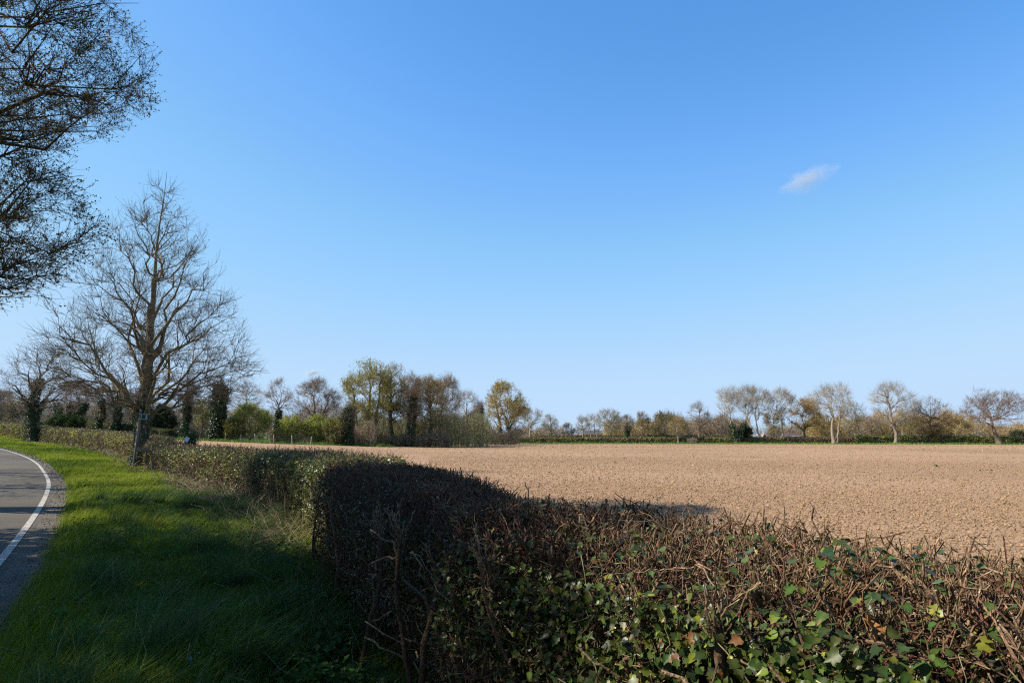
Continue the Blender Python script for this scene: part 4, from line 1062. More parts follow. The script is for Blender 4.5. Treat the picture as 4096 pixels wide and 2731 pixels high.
        (V_, F_, C_), _, _ = stubs(P[q, j], dv, ln[q] * rng.uniform(.2, .8, nlat), R[q, j] * rng.uniform(.3, .75, nlat), col[q] * 1.05, rng, k=4 if lo < 3 else 3, m=4 if lo < 3 else 3, wig=.10)
        g.add(V_, F_, C_)
    layer(5600, 0, 3.4, .25, 1.0, .2, 1.25, .095, .07, .20, .82, 9500, .16, .55)
    layer(17500, 3.4, 99, .30, 1.0, .2, 1.0, .04, .04, .11, 1.0, 19000, .16)
    # torn, split ends: bundles of pale splinters on thick knuckles
    nk = 260
    s, u, d = hd.pick(nk, rng, .22, 1.0, .1, 1.6)
    kp, N, al = hd.surf(s, u, .09)
    kd = nrm(N + rdir(nk, rng) * .6 + np.array([0, 0, .3]))
    kr = rng.uniform(.006, .014, nk); kl = rng.uniform(.06, .15, nk)
    (V_, F_, C_), P, R = stubs(kp - kd * .08, kd, kl, kr, vary((.13, .083, .053), nk, .2, rng), rng, k=5, m=7, tip=(.19, .12, .075))
    g.add(V_, F_, C_)
    sp = 8
    q = np.repeat(np.arange(nk), sp)
    p0 = P[q, -1] + rdir(nk * sp, rng) * kr[q][:, None] * .8
    dv = nrm(kd[q] + rdir(nk * sp, rng) * .55)
    (V_, F_, C_), _, _ = stubs(p0, dv, rng.uniform(.02, .075, nk * sp), rng.uniform(.0012, .004, nk * sp), vary((.26, .17, .10), nk * sp, .25, rng, .06), rng, k=3, m=3, tip=(.38, .27, .175))
    g.add(V_, F_, C_)
    # slender shoots lying through the faces and across the top
    def lying(n, f, t, inset, l0, l1, r0, r1, c, gg, out=.05):
        s, u, d = hd.pick(n, rng, f, t, .1, 1.3)
        pos, N, al = hd.surf(s, u, inset)
        pos = pos + N * (rng.normal(size=n) * out)[:, None]
        dirv = rdir(n, rng) + al * rng.normal(size=(n, 1)) * .6 + np.array([0, 0, .2])
        dirv = nrm(dirv - N * (dirv * N).sum(1, keepdims=True) * .85)
        L = rng.uniform(l0, l1, n)
        L = np.where((u < 1) & (u > .75), L * .55, L)
        dirv[:, 2] = np.where((u < 1) & (pos[:, 2] + dirv[:, 2] * L > 1.28), -np.abs(dirv[:, 2]), dirv[:, 2])
        (V_, F_, C_), P, R = stubs(pos, dirv, L, np.maximum(rng.uniform(r0, r1, n), d * .0003), vary(c, n, .3, rng, .08), rng, k=7, m=4, wig=.045, tip=None)
        gg.add(V_, F_, C_)
    lying(900, 1.0, .3, .06, .08, .26, .0012, .0038, (.125, .08, .052), g)
    lying(360, .8, .5, .05, .08, .24, .002, .0045, (.24, .165, .10), g)
    g.build("cut_twigs", M['wood'], root)
    # ivy
    g = Geo()
    n = 52000
    s, u, d = hd.pick(n, rng, 1.0, .34, .3, 1.15)
    cover = fbm(s * 1.1 + 3, u * 2.3 + 11, 3)
    ok = (cover > .43 + np.where(u > 1, np.where(d < 3.4, -.07, .10), np.where(d < 3.4, -.04, 0))) | (rng.random(n) < .16)
    s, u, d = s[ok], u[ok], d[ok]; n = len(s)
    pos, N, al = hd.surf(s, u, .02)
    pos = pos - N * (rng.random(n) ** .9 * .20 - .06)[:, None]
    nor = nrm(N + rdir(n, rng) * .75 + np.array([0, 0, .25]))
    big = np.clip((4.2 - d) / 2.2, 0, 1)
    size = (.022 + .012 * big) * rng.uniform(.5, 1.5, n)
    col = vary((.028, .042, .009), n, .32, rng, .1) * (1 + 1.3 * big[:, None])  # shade and sun put into leaf colour: darker far off, paler near
    yl = rng.random(n) < .04 + .2 * big; col[yl] = vary((.15, .17, .025), int(yl.sum()), .25, rng, .1)
    dk = rng.random(n) < .02; col[dk] = vary((.16, .075, .035), int(dk.sum()), .2, rng, .08)
    nr = d < 5.5
    tipd = rdir(n, rng) * .8 + np.array([0, 0, -.7])
    g.add(*ivy_leaves(pos[nr], nor[nr], tipd[nr], size[nr], col[nr], rng))
    fr = ~nr
    g.add(*kites(pos[fr], nor[fr], tipd[fr], size[fr] * 1.15, size[fr] * 1.05, col[fr], rng))
    # ivy stalks
    st = np.flatnonzero(nr)[::2]
    e = pos[st] - N[st] * .05 + rdir(len(st), rng) * .04
    g.add(*tubes(curve(e, N[st], pos[st], 4, .3, .05, rng), .0011, 3, vary((.14, .14, .05), len(st), .2, rng)))
    lying(380, 1.0, .10, .03, .12, .4, .0015, .0036, (.28, .24, .14), g, .03)
    g.build("ivy", M['ivy'], root, smooth=True)
flailed_hedge()

def leafy_hedge(name, label, F, B, H, seed, nleaf, ntw, lsize, cols, twc, dens=1.0, inset=.16, rough=.08, dark=None, n=6.0, shoot=.5, mat='leaf', tuft=.18):
    rng = np.random.default_rng(seed)
    hd = Hedge(F, B, H, seed=seed % 13, rough=rough, n=n)
    root = thing(name, label, "hedge", (0, 0, 0))
    hd.core(inset, "inner_shade_core", M['core'], root)
    s, u, d = hd.pick(ntw, rng, .9, 1, .3, dens)
    pos, N, al = hd.surf(s, u, inset * .8)
    dirv = nrm(N * .7 + rdir(ntw, rng) * .8 + np.array([0, 0, .3]))
    (V_, F_, C_), P, R = stubs(pos, dirv, rng.uniform(.5, 1.15, ntw) * tuft * 1.35, np.maximum(.0016, d * .00027) * rng.uniform(.7, 1.5, ntw), vary(twc, ntw, .25, rng, .06), rng, k=3, m=3, tip=None, cap=False)
    Geo().add(V_, F_, C_).build("twigs", M['wood'], root)
    s, u, d = hd.pick(nleaf, rng, 1.0, 1, .35, dens)
    a = fbm(s * .55 + seed, u * 1.3, 3); b = fbm(s * 1.7 + seed * 3, u * 2.7 + 9, 3)
    keep = rng.random(nleaf) < np.clip(.25 + (b - .30) * 3.2, .12, 1)
    s, u, d, a, b = s[keep], u[keep], d[keep], a[keep], b[keep]; m = len(s)
    pos, N, al = hd.surf(s, u, 0)
    pos = pos + N * (rng.normal(size=m) * .035 - .04 - (rng.random(m) ** 2) * .08)[:, None]
    w = np.clip((a - .36) / .26, 0, 1)[:, None]
    C = np.asarray(cols[0]) * (1 - w) + np.asarray(cols[1]) * w
    if len(cols) > 2:
        w2 = np.clip((fbm(s * 1.1 + 70, u * 2 + 5, 3) - .56) / .08, 0, 1)[:, None]; C = C * (1 - w2) + np.asarray(cols[2]) * w2
    C = np.clip(C * (1 + .28 * rng.normal(size=(m, 1))) * (1 + .09 * rng.normal(size=(m, 3))), .004, .9)
    sz = np.maximum(lsize, d * .0014) * rng.uniform(.6, 1.35, m)
    Geo().add(*kites(pos, nrm(N + rdir(m, rng) * .9 + np.array([0, 0, .25])), rdir(m, rng) + np.array([0, 0, -.2]), sz, sz * .8, C)).build("leaves", M[mat], root)
    return hd, root

F2 = np.array([(-2.55, 9.55), (-3.05, 10.6), (-4.0, 12.8), (-5.7, 15.6), (-7.9, 18.8), (-10.8, 23.0), (-13.5, 26.6), (-15.3, 28.9)])
B2 = np.array([(-1.45, 10.6), (-1.75, 11.8), (-2.8, 14.0), (-4.5, 16.6), (-6.75, 19.8), (-9.7, 24.0), (-12.4, 27.6), (-14.2, 29.9)])
hedge2, _ = leafy_hedge("green_hedge", "green ivy-grown hedge between the bare-stubbed hedge and the footpath sign", F2, B2, [1.27, 1.28, 1.32, 1.30, 1.28, 1.27, 1.27, 1.3], 202, 34000, 9000, .048,
    [(.055, .09, .020), (.115, .15, .028), (.21, .23, .045)], (.24, .165, .10), dens=.9, mat='ivy', rough=.10)
F3 = np.array([(-15.1, 28.8), (-16.2, 30.2), (-19.6, 35.8), (-23.7, 41.7), (-31.8, 49.8), (-37.4, 54.4), (-41.9, 58.7), (-50, 67), (-64, 79), (-92, 99)])
B3 = F3 + np.array([1.15, 1.0])
H3 = tz(F3[:, 0], F3[:, 1]) + np.array([1.3, 1.32, 1.32, 1.32, 1.3, 1.3, 1.3, 1.35, 1.3, 1.3])
leafy_hedge("clipped_hedge", "neatly clipped olive-brown hedge following the bend beyond the footpath sign", F3, B3, H3, 203, 42000, 9000, .05,
    [(.19, .165, .055), (.25, .26, .06), (.34, .36, .075)], (.28, .20, .12), dens=.8, rough=.05, inset=.12)
F4 = np.array([(-110, 118), (-80, 106), (-62, 96), (-52, 90), (-44, 88)]); B4 = F4 + np.array([.4, 1.2])
leafy_hedge("green_hedge", "bright green hedge strip behind the clipped one at the left edge", F4, B4, tz(F4[:, 0], F4[:, 1]) + np.array([1.9, 1.9, 1.9, 1.7, 1.2]), 204, 9000, 1500, .1, [(.05, .11, .015), (.08, .15, .02)], (.12, .09, .05), dens=.3)
def far_line(px0, px1, d0, d1, top, bot_extra, k=9):
    px = np.linspace(px0, px1, k); d = np.linspace(d0, d1, k) + (3.0 if d0 < 170 else 0)
    F = np.stack([xat(px, d), d], 1); B = F + nrm(F) * 1.6
    return F, B, np.array([zat(top, q) for q in d])
F5, B5, H5 = far_line(1900, 3150, 158, 152, 1750, 0)
leafy_hedge("field_hedge", "long low brown-green hedge at the far edge of the field below the cottage", F5, B5, H5, 205, 30000, 5000, .15, [(0.217, 0.196, 0.080), (0.261, 0.268, 0.072), (0.348, 0.261, 0.145)], (.25, .18, .11), dens=.2, rough=.22, tuft=.4, inset=.25)
F6, B6, H6 = far_line(3150, 3420, 152, 149.5, 1751, 0, 5)
leafy_hedge("field_hedge", "reddish-brown stretch of far hedge in front of the bungalow", F6, B6, H6, 206, 9000, 3000, .15, [(0.275, 0.189, 0.116), (0.232, 0.210, 0.080), (0.290, 0.189, 0.123)], (.26, .17, .12), dens=.2, rough=.2, tuft=.4, inset=.25)
F7, B7, H7 = far_line(3420, 4300, 149, 141, 1745, 0)
leafy_hedge("field_hedge", "greener far hedge below the tall trees towards the right edge", F7, B7, H7, 207, 26000, 4000, .16, [(.25, .235, .075), (.30, .33, .08), (.36, .28, .15)], (.22, .165, .105), dens=.2, rough=.34, tuft=.4, inset=.3)
F8, B8, H8 = far_line(2140, 2960, 186, 182, 1741, 0, 7)
leafy_hedge("field_hedge", "second hedge running behind the far hedge in front of the cottage", F8, B8, H8, 208, 9000, 2000, .18, [(.13, .12, .05), (.16, .155, .05)], (.22, .16, .10), dens=.2, rough=.15, tuft=.4, inset=.25)

# ------------------------------------------------------------------ dead stems along the hedge foot
def dead_stems():
    rng = np.random.default_rng(301)
    g = Geo()
    def put(n, ys, xoff, L, lean, r, c, wig=.03):
        y = rng.uniform(*ys, n); x = xhedge(y) + rng.uniform(*xoff, n)
        p0 = np.stack([x, y, tz(x, y)], 1)
        dv = nrm(np.stack([rng.normal(size=n) * lean - lean * .2, rng.normal(size=n) * lean, np.ones(n)], 1))
        ln = rng.uniform(.4, 1.1, n) * L
        e = p0 + dv * ln[:, None] + np.stack([rng.normal(size=n) * .1, rng.normal(size=n) * .1, -ln * lean * .2], 1)
        e[:, 2] = np.maximum(e[:, 2], tz(e[:, 0], e[:, 1]) + .03)
        P = curve(p0, dv, e, 6, .5, wig, rng)
        rr = np.maximum(r, np.hypot(x, y) * .00022) * rng.uniform(.7, 1.3, n)
        g.add(*tubes(P, rr[:, None] * np.linspace(1, .5, 6)[None], 3, vary(c, n, .2, rng, .05)))
    ST = (.34, .25, .15)
    put(1300, (9.5, 21), (-.9, .1), .75, .9, .0026, ST)
    put(1000, (12.5, 24), (-1.2, .05), .9, 1.6, .0026, (.46, .36, .24))
    put(150, (9, 24), (-.6, .15), 1.2, .35, .0030, (.30, .21, .13))
    put(200, (4.6, 9.5), (-.35, .1), .55, .6, .0016, (.20, .15, .09))
    put(600, (25, 44), (-.9, 0), .6, .9, .003, ST)
    put(120, (42, 60), (-1.0, 0), .5, .8, .004, ST)
    tag(g.build("dead_stems", M['straw']), "tangle of dry straw-coloured stems along the foot of the hedges", "dead stems", kind='stuff')
dead_stems()

# leafy weeds at the hedge foot and in the verge
def weeds():
    rng = np.random.default_rng(302)
    c = 150
    y = 4.5 + 18 * rng.random(c) ** 1.5; x = xhedge(y) - np.abs(rng.normal(size=c)) * .5 - .05
    y2 = 5 + 20 * rng.random(120); x2 = xline(y2) + 1 + rng.random(120) * 4
    ok = x2 < xhedge(y2); x = np.concatenate([x, x2[ok]]); y = np.concatenate([y, y2[ok]])
    k = 26; n = len(x) * k
    cx, cy = np.repeat(x, k), np.repeat(y, k)
    r = np.abs(rng.normal(size=n)) * .13
    a = rng.uniform(0, 6.28, n)
    px, py = cx + r * np.cos(a), cy + r * np.sin(a)
    P = np.stack([px, py, tz(px, py) + .05 + rng.random(n) * .16], 1)
    out = np.stack([np.cos(a), np.sin(a), .2 + 0 * a], 1)
    s = rng.uniform(.03, .07, n)
    tag(Geo().add(*kites(P, nrm(rdir(n, rng) * .5 + np.array([0, 0, 1])), out + rdir(n, rng) * .4, s * 1.3, s * .8, vary((.055, .115, .022), n, .25, rng))).build("verge_weeds", M['leaf']), "broad-leaved weeds and nettles among the verge grass", "weeds", kind='stuff')
weeds()

# ------------------------------------------------------------------ small made things
def boxes(lst):
    """(cx,cy,cz,sx,sy,sz,rotz) boxes with softened edges -> Geo"""
    g = Geo()
    for (cx, cy, cz, sx, sy, sz, rz) in lst:
        b = min(sx, sy, sz) * .10
        pts = []
        for zz in ((-sz / 2, b), (-sz / 2 + b, 0), (sz / 2 - b, 0), (sz / 2, b)):
            z, i_ = zz; hx, hy = sx / 2 - i_, sy / 2 - i_
            for (ax, ay) in ((-hx + b, -hy), (hx - b, -hy), (hx, -hy + b), (hx, hy - b), (hx - b, hy), (-hx + b, hy), (-hx, hy - b), (-hx, -hy + b)):
                pts.append((ax, ay, z))
        p = np.array(pts); c_, s_ = math.cos(rz), math.sin(rz)
        p = np.stack([p[:, 0] * c_ - p[:, 1] * s_ + cx, p[:, 0] * s_ + p[:, 1] * c_ + cy, p[:, 2] + cz], 1)
        q = [(r * 8 + j, r * 8 + (j + 1) % 8, r * 8 + 8 + (j + 1) % 8, r * 8 + 8 + j) for r in range(3) for j in range(8)]
        g.add(p, [np.array(q), np.array([list(range(8))[::-1], list(range(24, 32))])])
    return g

# footpath sign on its leaning pole
sb = ground(541, 29.3)
sgn = thing("footpath_sign", "leaning grey pole with a small dark green footpath plate", "sign", sb)
lx = .16                     # lean over its length
ph = zat(1638, 29.3) - sb[2]
s_ = np.linspace(0, 1, 8)
Geo().add(*tubes(np.stack([lx * s_, 0 * s_, ph * s_ - .2 * (s_ == 0)], 1)[None], .043, 16, cap=True)).build("pole", M['metal'], sgn, smooth=True)
zc = ph - .31; xc = lx * .92
boxes([(xc + .235, -.02, zc, .36, .022, .235, 0)]).build("plate", M['greensign'], sgn)
boxes([(xc + .235, -.034, zc + .106,   .352, .006, .010, 0), (xc + .235, -.034, zc - .106, .352, .006, .010, 0), (xc + .066, -.034, zc, .010, .006, .196, 0)]).build("plate_border", M['white'], sgn)
for dz in (.105, -.105):
    boxes([(xc - .005, 0, zc + dz, .12, .11, .022, 0)]).build("clamp", M['metal'], sgn)
wx, wz = xc + .285, zc                # walking figure
wk = Geo()
a = np.linspace(0, 2 * math.pi, 12, endpoint=False)
wk.add(np.stack([wx + .004 + .019 * np.cos(a), np.full(12, -.0335), wz + .066 + .019 * np.sin(a)], 1), np.arange(12)[None])
def limb(x0, z0, x1, z1, w):
    d = np.array([x1 - x0, z1 - z0]); d /= np.linalg.norm(d); nn = np.array([-d[1], d[0]]) * w / 2
    wk.add(np.array([(wx + x0 - nn[0], -.0335, wz + z0 - nn[1]), (wx + x1 - nn[0] * .8, -.0335, wz + z1 - nn[1] * .8), (wx + x1 + nn[0] * .8, -.0335, wz + z1 + nn[1] * .8), (wx + x0 + nn[0], -.0335, wz + z0 + nn[1])]), np.array([[0, 1, 2, 3]]))
limb(0, .048, -.006, -.012, .038); limb(-.006, -.010, .026, -.05, .020); limb(.026, -.05, .024, -.088, .016); limb(-.008, -.010, -.022, -.05, .020); limb(-.022, -.05, -.046, -.082, .016)
limb(.004, .040, .034, .004, .013); limb(-.004, .040, -.030, .008, .013)
wk.build("walker_symbol", M['white'], sgn)

# stile in the gap of the hedge
st = ground(655, 29.15)
stile = thing("stile", "dark wooden stile rail between two posts set in the green hedge", "stile", st)
xl, xr = xat(596, 29.15) - st[0], xat(764, 29.15) - st[0]
for (xx, hh) in ((xl, 1.12), (xr, 1.52)):
    boxes([(xx, 0, hh / 2 - .05, .15, .14, hh, .1)]).build("post", M['oldwood'], stile)
boxes([((xl + xr) / 2, -.62, zat(1797, 28.5) - st[2], xr - xl + .25, .05, .16, 0)]).build("rail", M['oldwood'], stile)
boxes([((xl + xr) / 2 + .2, -.35, .42, .9, .26, .05, 0)]).build("step", M['oldwood'], stile)
rng = np.random.default_rng(41)
Pp = np.stack([np.full(8, xr), np.zeros(8), np.linspace(.2, 1.62, 8)], 1)[None]
Geo().add(*ivy_on(Pp, np.full((1, 8), .1), 2600, rng, .24, .07, IVY)).build("ivy", M['ivy'], stile)
wm = thing("waymark_plate", "pale blue-white plate tilted on the ivy-covered stile post", "sign", (xat(748, 28.75), 28.75, zat(1757, 28.75)))
boxes([(0, 0, 0, .16, .012, .20, 0)]).build("panel", M['bluewhite'], wm).rotation_euler = (0, .5, .15)
boxes([(0, .03, 0, .05, .05, .16, 0)]).build("bracket", M['oldwood'], wm)

# post and wire fence in front of the copse
fpx = [(901, 1750), (965, 1753), (1026, 1752), (1095, 1752), (1170, 1763), (1243, 1757)]
fb = ground(1095, 86.5)
fence = thing("wire_fence", "post and wire fence with pale leaning posts in front of the green bushes", "fence", fb)
rng = np.random.default_rng(43)
tops = []
for px, tp in fpx:
    p = ground(px, 86.8) - fb; lean = rng.normal() * .12
    h = 1.05 + rng.normal() * .06
    P = np.stack([p[0] + lean * np.linspace(0, 1, 5), np.full(5, p[1]), p[2] + np.linspace(-.1, h, 5)], 1)[None]
    Geo().add(*tubes(P, .062, 8, cap=True)).build("post", M['palewood'], fence, smooth=True); tops.append(P[0])
W_ = []
for hf in (.15, .3, .45, .6, .75, .92):
    for a, b in zip(tops[:-1], tops[1:]):
        q0 = a[0] * (1 - hf) + a[-1] * hf; q1 = b[0] * (1 - hf) + b[-1] * hf
        s = np.linspace(0, 1, 4)[:, None]; W_.append(q0 * (1 - s) + q1 * s)
gw = Geo().add(*tubes(np.array(W_), .006, 3))
vw = []
for a, b in zip(tops[:-1], tops[1:]):
    for t in np.linspace(.08, .92, 9):
        q = a[0] * (1 - t) + b[0] * t; e = a[-1] * (1 - t) + b[-1] * t
        s = np.linspace(.12, .84, 4)[:, None]; vw.append(q * (1 - s) + e * s)
gw.add(*tubes(np.array(vw), .005, 3)).build("wire", M['metal'], fence)

# kissing gate in the shade of the copse
kb = ground(1806, 127)
gate = thing("kissing_gate", "small dark wooden gate with a white notice in the copse shade", "gate", kb)
w_ = 1.5
for xx in (-w_ / 2 - .35, -.25, w_ / 2):
    boxes([(xx, 0, .62, .12, .12, 1.35, 0)]).build("post", M['oldwood'], gate)
boxes([((w_ / 2 - .25) / 2, -.02, z, w_ / 2 + .13, .05, .09, 0) for z in (.2, .45, .7, .98)]).build("bars", M['oldwood'], gate)
boxes([(.12, -.08, 1.28, .24, .02, .17, 0)]).build("notice", M['white'], gate)

# cottage and bungalow beyond the far hedge
def prism_roof(x0, x1, y0, y1, ze, zr, hip0=0.0, hip1=0.0, th=.12):
    ym = (y0 + y1) / 2
    P = np.array([(x0, y0, ze), (x1, y0, ze), (x1, y1, ze), (x0, y1, ze), (x0 + hip0, ym, zr), (x1 - hip1, ym, zr)], float)
    Q = P - np.array([0, 0, th])
    g = Geo().add(np.concatenate([P, Q]), [np.array([(0, 1, 5, 4), (2, 3, 4, 5), (7, 6, 10, 11), (9, 8, 11, 10), (0, 6, 7, 1), (2, 8, 9, 3), (1, 7, 8, 2), (3, 9, 6, 0)])])
    g.add(P, [np.array([(1, 2, 5), (3, 0, 4)])]) if hip0 > 0 or hip1 > 0 else None
    return g
D1 = 262.0
cx0, cx1 = xat(2334, D1), xat(2412, D1)
cb = np.array([(cx0 + cx1) / 2, D1, 0.0])
ct = thing("cottage", "red-brick cottage with a grey slate roof behind bare trees", "house", cb)
hw_ = (cx1 - cx0) / 2; ze, zr = zat(1737.5, D1), zat(1722, D1)
boxes([(0, 2.2, ze / 2, hw_ * 2 - .4, 4.0, ze, 0)]).build("wall", M['brick'], ct)
rf = prism_roof(-hw_, hw_, -.1, 4.5, ze, zr).build("roof", M['slate'], ct)
for xx in (-hw_ + .25, hw_ - .25):
    Geo().add(np.array([(xx, .1, ze - .1), (xx, 4.3, ze - .1), (xx, 2.2, zr - .15), (xx + .2 * (-1 if xx > 0 else 1), .1, ze - .1), (xx + .2 * (-1 if xx > 0 else 1), 4.3, ze - .1), (xx + .2 * (-1 if xx > 0 else 1), 2.2, zr - .15)]), [np.array([(0, 2, 1), (3, 4, 5)]), np.array([(0, 1, 4, 3), (1, 2, 5, 4), (2, 0, 3, 5)])]).build("gable", M['brick'], ct)
for pxc, tp, hh in ((2387, 1716.5, 1.0), (2395, 1716, 1.3)):
    x = xat(pxc, D1) - cb[0]; z1 = zat(tp, D1)
    ch = boxes([(x, 2.2, z1 - hh / 2 - .3, .42, .5, hh + .6, 0), (x, 2.2, z1 - .02, .52, .6, .12, 0)]).build("chimney", M['brick'], rf)
    Geo().add(*tubes(np.array([[(x, 2.2, z1), (x, 2.2, z1 + .3)]], float), .1, 8, cap=True)).build("chimney_pot", M['brick'], rf)
sl = (zr - ze) / 2.3
for pxc in (2343, 2357, 2386):
    x = xat(pxc, D1) - cb[0]
    y = .75; z = ze + (y + .1) * sl
    fr = boxes([(x, y, z + .02, .62, .7, .07, 0)]).build("skylight", M['white'], ct)
    fr.rotation_euler = (0, 0, 0)
    boxes([(x, y, z + .06, .46, .5, .03, 0)]).build("pane", M['glass'], fr)
for x in (-2.0, .6, 2.2):
    fr = boxes([(x, .16, 1.15, .95, .1, 1.0, 0)]).build("window", M['white'], ct)
    boxes([(x - .21, .1, 1.15, .36, .04, .84, 0), (x + .21, .1, 1.15, .36, .04, .84, 0)]).build("pane", M['glass'], fr)
boxes([(-.7, .17, .95, .85, .08, 1.9, 0)]).build("door", M['white'], ct)
# outbuilding with twin brick stacks left of the cottage
ob = np.array([xat(2313, D1), D1 - 2, 0.0])
obd = thing("brick_outbuilding", "little brick outbuilding with two tall stacks left of the cottage", "outbuilding", ob)
boxes([(0, 1, .8, 2.0, 2.0, 1.6, 0)]).build("wall", M['brick'], obd)
prism_roof(-1.1, 1.1, -.1, 2.1, 1.6, 2.1).build("roof", M['slate'], obd)
for x in (-.22, .22):
    boxes([(x, 1, 2.1, .28, .4, 2.2, 0), (x, 1, 3.15, .36, .48, .1, 0)]).build("stack", M['brick'], obd)
D2 = 250.0
bx0, bx1 = xat(3049, D2), xat(3208, D2)
bb = np.array([(bx0 + bx1) / 2, D2, 0.0]); hw_ = (bx1 - bx0) / 2
bg_ = thing("bungalow", "low bungalow with a brown tiled roof and white bargeboards behind the far hedge", "house", bb)
ze, zr = zat(1746.5, D2), zat(1731.5, D2)
boxes([(0, 2.6, ze / 2, hw_ * 2 - .5, 4.8, ze, 0)]).build("wall", M['brick'], bg_)
prism_roof(-hw_ + .8, hw_, -.1, 5.3, ze, zr, 0, 1.5).build("roof", M['tile'], bg_)
# front-facing gable at its left end
gx_ = -hw_ + .75
Geo().add(np.array([(gx_ - .85, -.5, ze - .1), (gx_ + .85, -.5, ze - .1), (gx_, -.5, zr - .15), (gx_ - .85, 1.6, ze - .1), (gx_ + .85, 1.6, ze - .1), (gx_, 2.6, zr - .15)]), [np.array([(0, 1, 2)]), np.array([(1, 4, 5, 2), (0, 2, 5, 3)])]).build("gable", M['brick'], bg_)
for sg in (-1, 1):
    P = np.array([(gx_ + sg * 1.0, -.62, ze - .12), (gx_, -.62, zr + .02)], float)
    d = nrm(P[1] - P[0]); nn = np.array([-d[2], 0, d[0]]) * .10
    V = np.concatenate([P - nn, P + nn, P - nn + [0, .1, 0], P + nn + [0, .1, 0]])
    Geo().add(V, np.array([(0, 1, 3, 2), (4, 6, 7, 5), (0, 4, 5, 1), (2, 3, 7, 6), (0, 2, 6, 4), (1, 5, 7, 3)])).build("bargeboard", M['white'], bg_)
boxes([(0, -.3, 1.15, 1.7, .1, 1.0, 0)]).build("window", M['white'], bg_)
x = xat(3181, D2) - bb[0]
po = boxes([(x, -.9, zat(1743.2, D2), 2.2, .12, .14, 0), (x + 1.05, -.9, zat(1743.2, D2) - .6, .12, .12, 1.2, 0), (x - 1.05, -.9, zat(1743.2, D2) - .6, .12, .12, 1.2, 0)]).build("porch_frame", M['white'], bg_)
boxes([(x, -.85, zat(1743.2, D2) - .55, 1.9, .05, .9, 0)]).build("porch_glass", M['glass'], bg_)

# birds feeding on the field
def crow_mesh():
    prof = [(-.26, .175, .003, .010), (-.20, .185, .020, .010), (-.13, .20, .040, .026), (-.05, .215, .062, .056), (.04, .23, .070, .068), (.10, .25, .058, .058), (.14, .285, .036, .042), (.175, .315, .036, .038), (.205, .318, .026, .027), (.225, .313, .011, .012), (.25, .306, .007, .008), (.275, .297, .001, .001)]
    a = np.linspace(0, 2 * math.pi, 10, endpoint=False)
    V = np.concatenate([np.stack([np.full(10, x), w * np.cos(a), z + h * np.sin(a)], 1) for x, z, w, h in prof])
    q = [(r * 10 + j, r * 10 + (j + 1) % 10, r * 10 + 10 + (j + 1) % 10, r * 10 + 10 + j) for r in range(len(prof) - 1) for j in range(10)]
    g = Geo().add(V, np.array(q))
    for sg in (-1, 1):
        P = np.array([[(.02, sg * .03, .19), (.0, sg * .032, .12), (.02, sg * .035, .06), (.015, sg * .035, .0)], [(-.02, sg * .035, .004), (.02, sg * .035, .006), (.05, sg * .038, .004), (.065, sg * .04, .0)]], float)
        g.add(*tubes(P, np.array([[.016, .010, .006, .006], [.004, .005, .004, .003]]), 6))
        P = np.array([[(.08, sg * .055, .245), (.0, sg * .068, .235), (-.12, sg * .045, .21), (-.22, sg * .018, .19)]], float)
        g.add(*tubes(P, np.array([[.018, .030, .022, .005]]), 6))
    return g
birds = [(2495, 1834, 0.35, "black bird on the tilled field, lower of the pair left of centre-right", "pecking"), (2543, 1817, 3.4, "black bird on the tilled field, upper one below the far middle trees", ""), (2601, 1836, 1.9, "grey-looking bird on the field, right of the two blacker ones", ""),
         (3735, 1868, 2.75, "long-tailed black bird standing tall on the field, largest of the right-hand birds", ""), (3908, 1884, 0.5, "small dark bird on the field, middle one of the three at the right", ""), (3955, 1884, 1.6, "small dark bird seen end-on, rightmost on the field", "")]
src = None
for i_, (px, py, rz, lab, _) in enumerate(birds):
    d = 20.0
    for _k in range(60):
        zt = zat(py, d); d += (zt - float(tz(xat(px, d), d)) - .05) * 14
    if src is None:
        o = crow_mesh().build("blackbird", M['feather'], smooth=True); src = o
    else:
        o = src.copy(); COL.objects.link(o)
    p = ground(px, d); o.location = (p[0], p[1], p[2] + .02); o.rotation_euler = (0, (-.25 if i_ == 3 else .1), rz)
    sc_ = .50 if i_ == 3 else (.42 if i_ < 2 else .34); o.scale = (sc_,) * 3
    tag(o, lab, "bird", "birds feeding on the field")

# dandelions, litter, dead leaf, fallen sticks
def groundpx(px, py):
    v = (CY - py) / F_PX; u = (px - CX) / F_PX
    dr = np.array([u, math.cos(PITCH) - v * math.sin(PITCH), math.sin(PITCH) + v * math.cos(PITCH)])
    t = np.linspace(1, 90, 9000)[:, None]; P = CAM + dr * t
    k = np.argmax(P[:, 2] < tz(P[:, 0], P[:, 1]) + .05)
    return P[k]
M['yellow'] = mat_noise("yellow_petal", [(.55, .38, .01), (.65, .46, .015), (.7, .52, .03)], 40, rough=.6, bump=0)
M['paper'] = mat_noise("white_tissue", [(.55, .56, .58), (.68, .69, .7), (.75, .75, .76)], 25, rough=.8, bump=.3)
M['deadleaf'] = mat_noise("dead_leaf", [(.22, .09, .03), (.32, .15, .05), (.38, .2, .08)], 30, rough=.7, bump=.3)
M['stemgreen'] = mat_noise("flower_stem", [(.06, .12, .02), (.08, .14, .03), (.1, .16, .04)], 30, bump=0)
fl = [(460, 2566, "dandelion in full flower lying low in the shaded verge"), (841, 2570, "dandelion open beside the hedge shade, nearer the hedge"), (984, 2612, "dandelion lowest and nearest the ivy hedge"), (703, 2168, "dandelion at the sunny edge of the tree shade"), (828, 2136, "small dandelion right of the one at the shade's edge")]
rng = np.random.default_rng(47)
proto = None
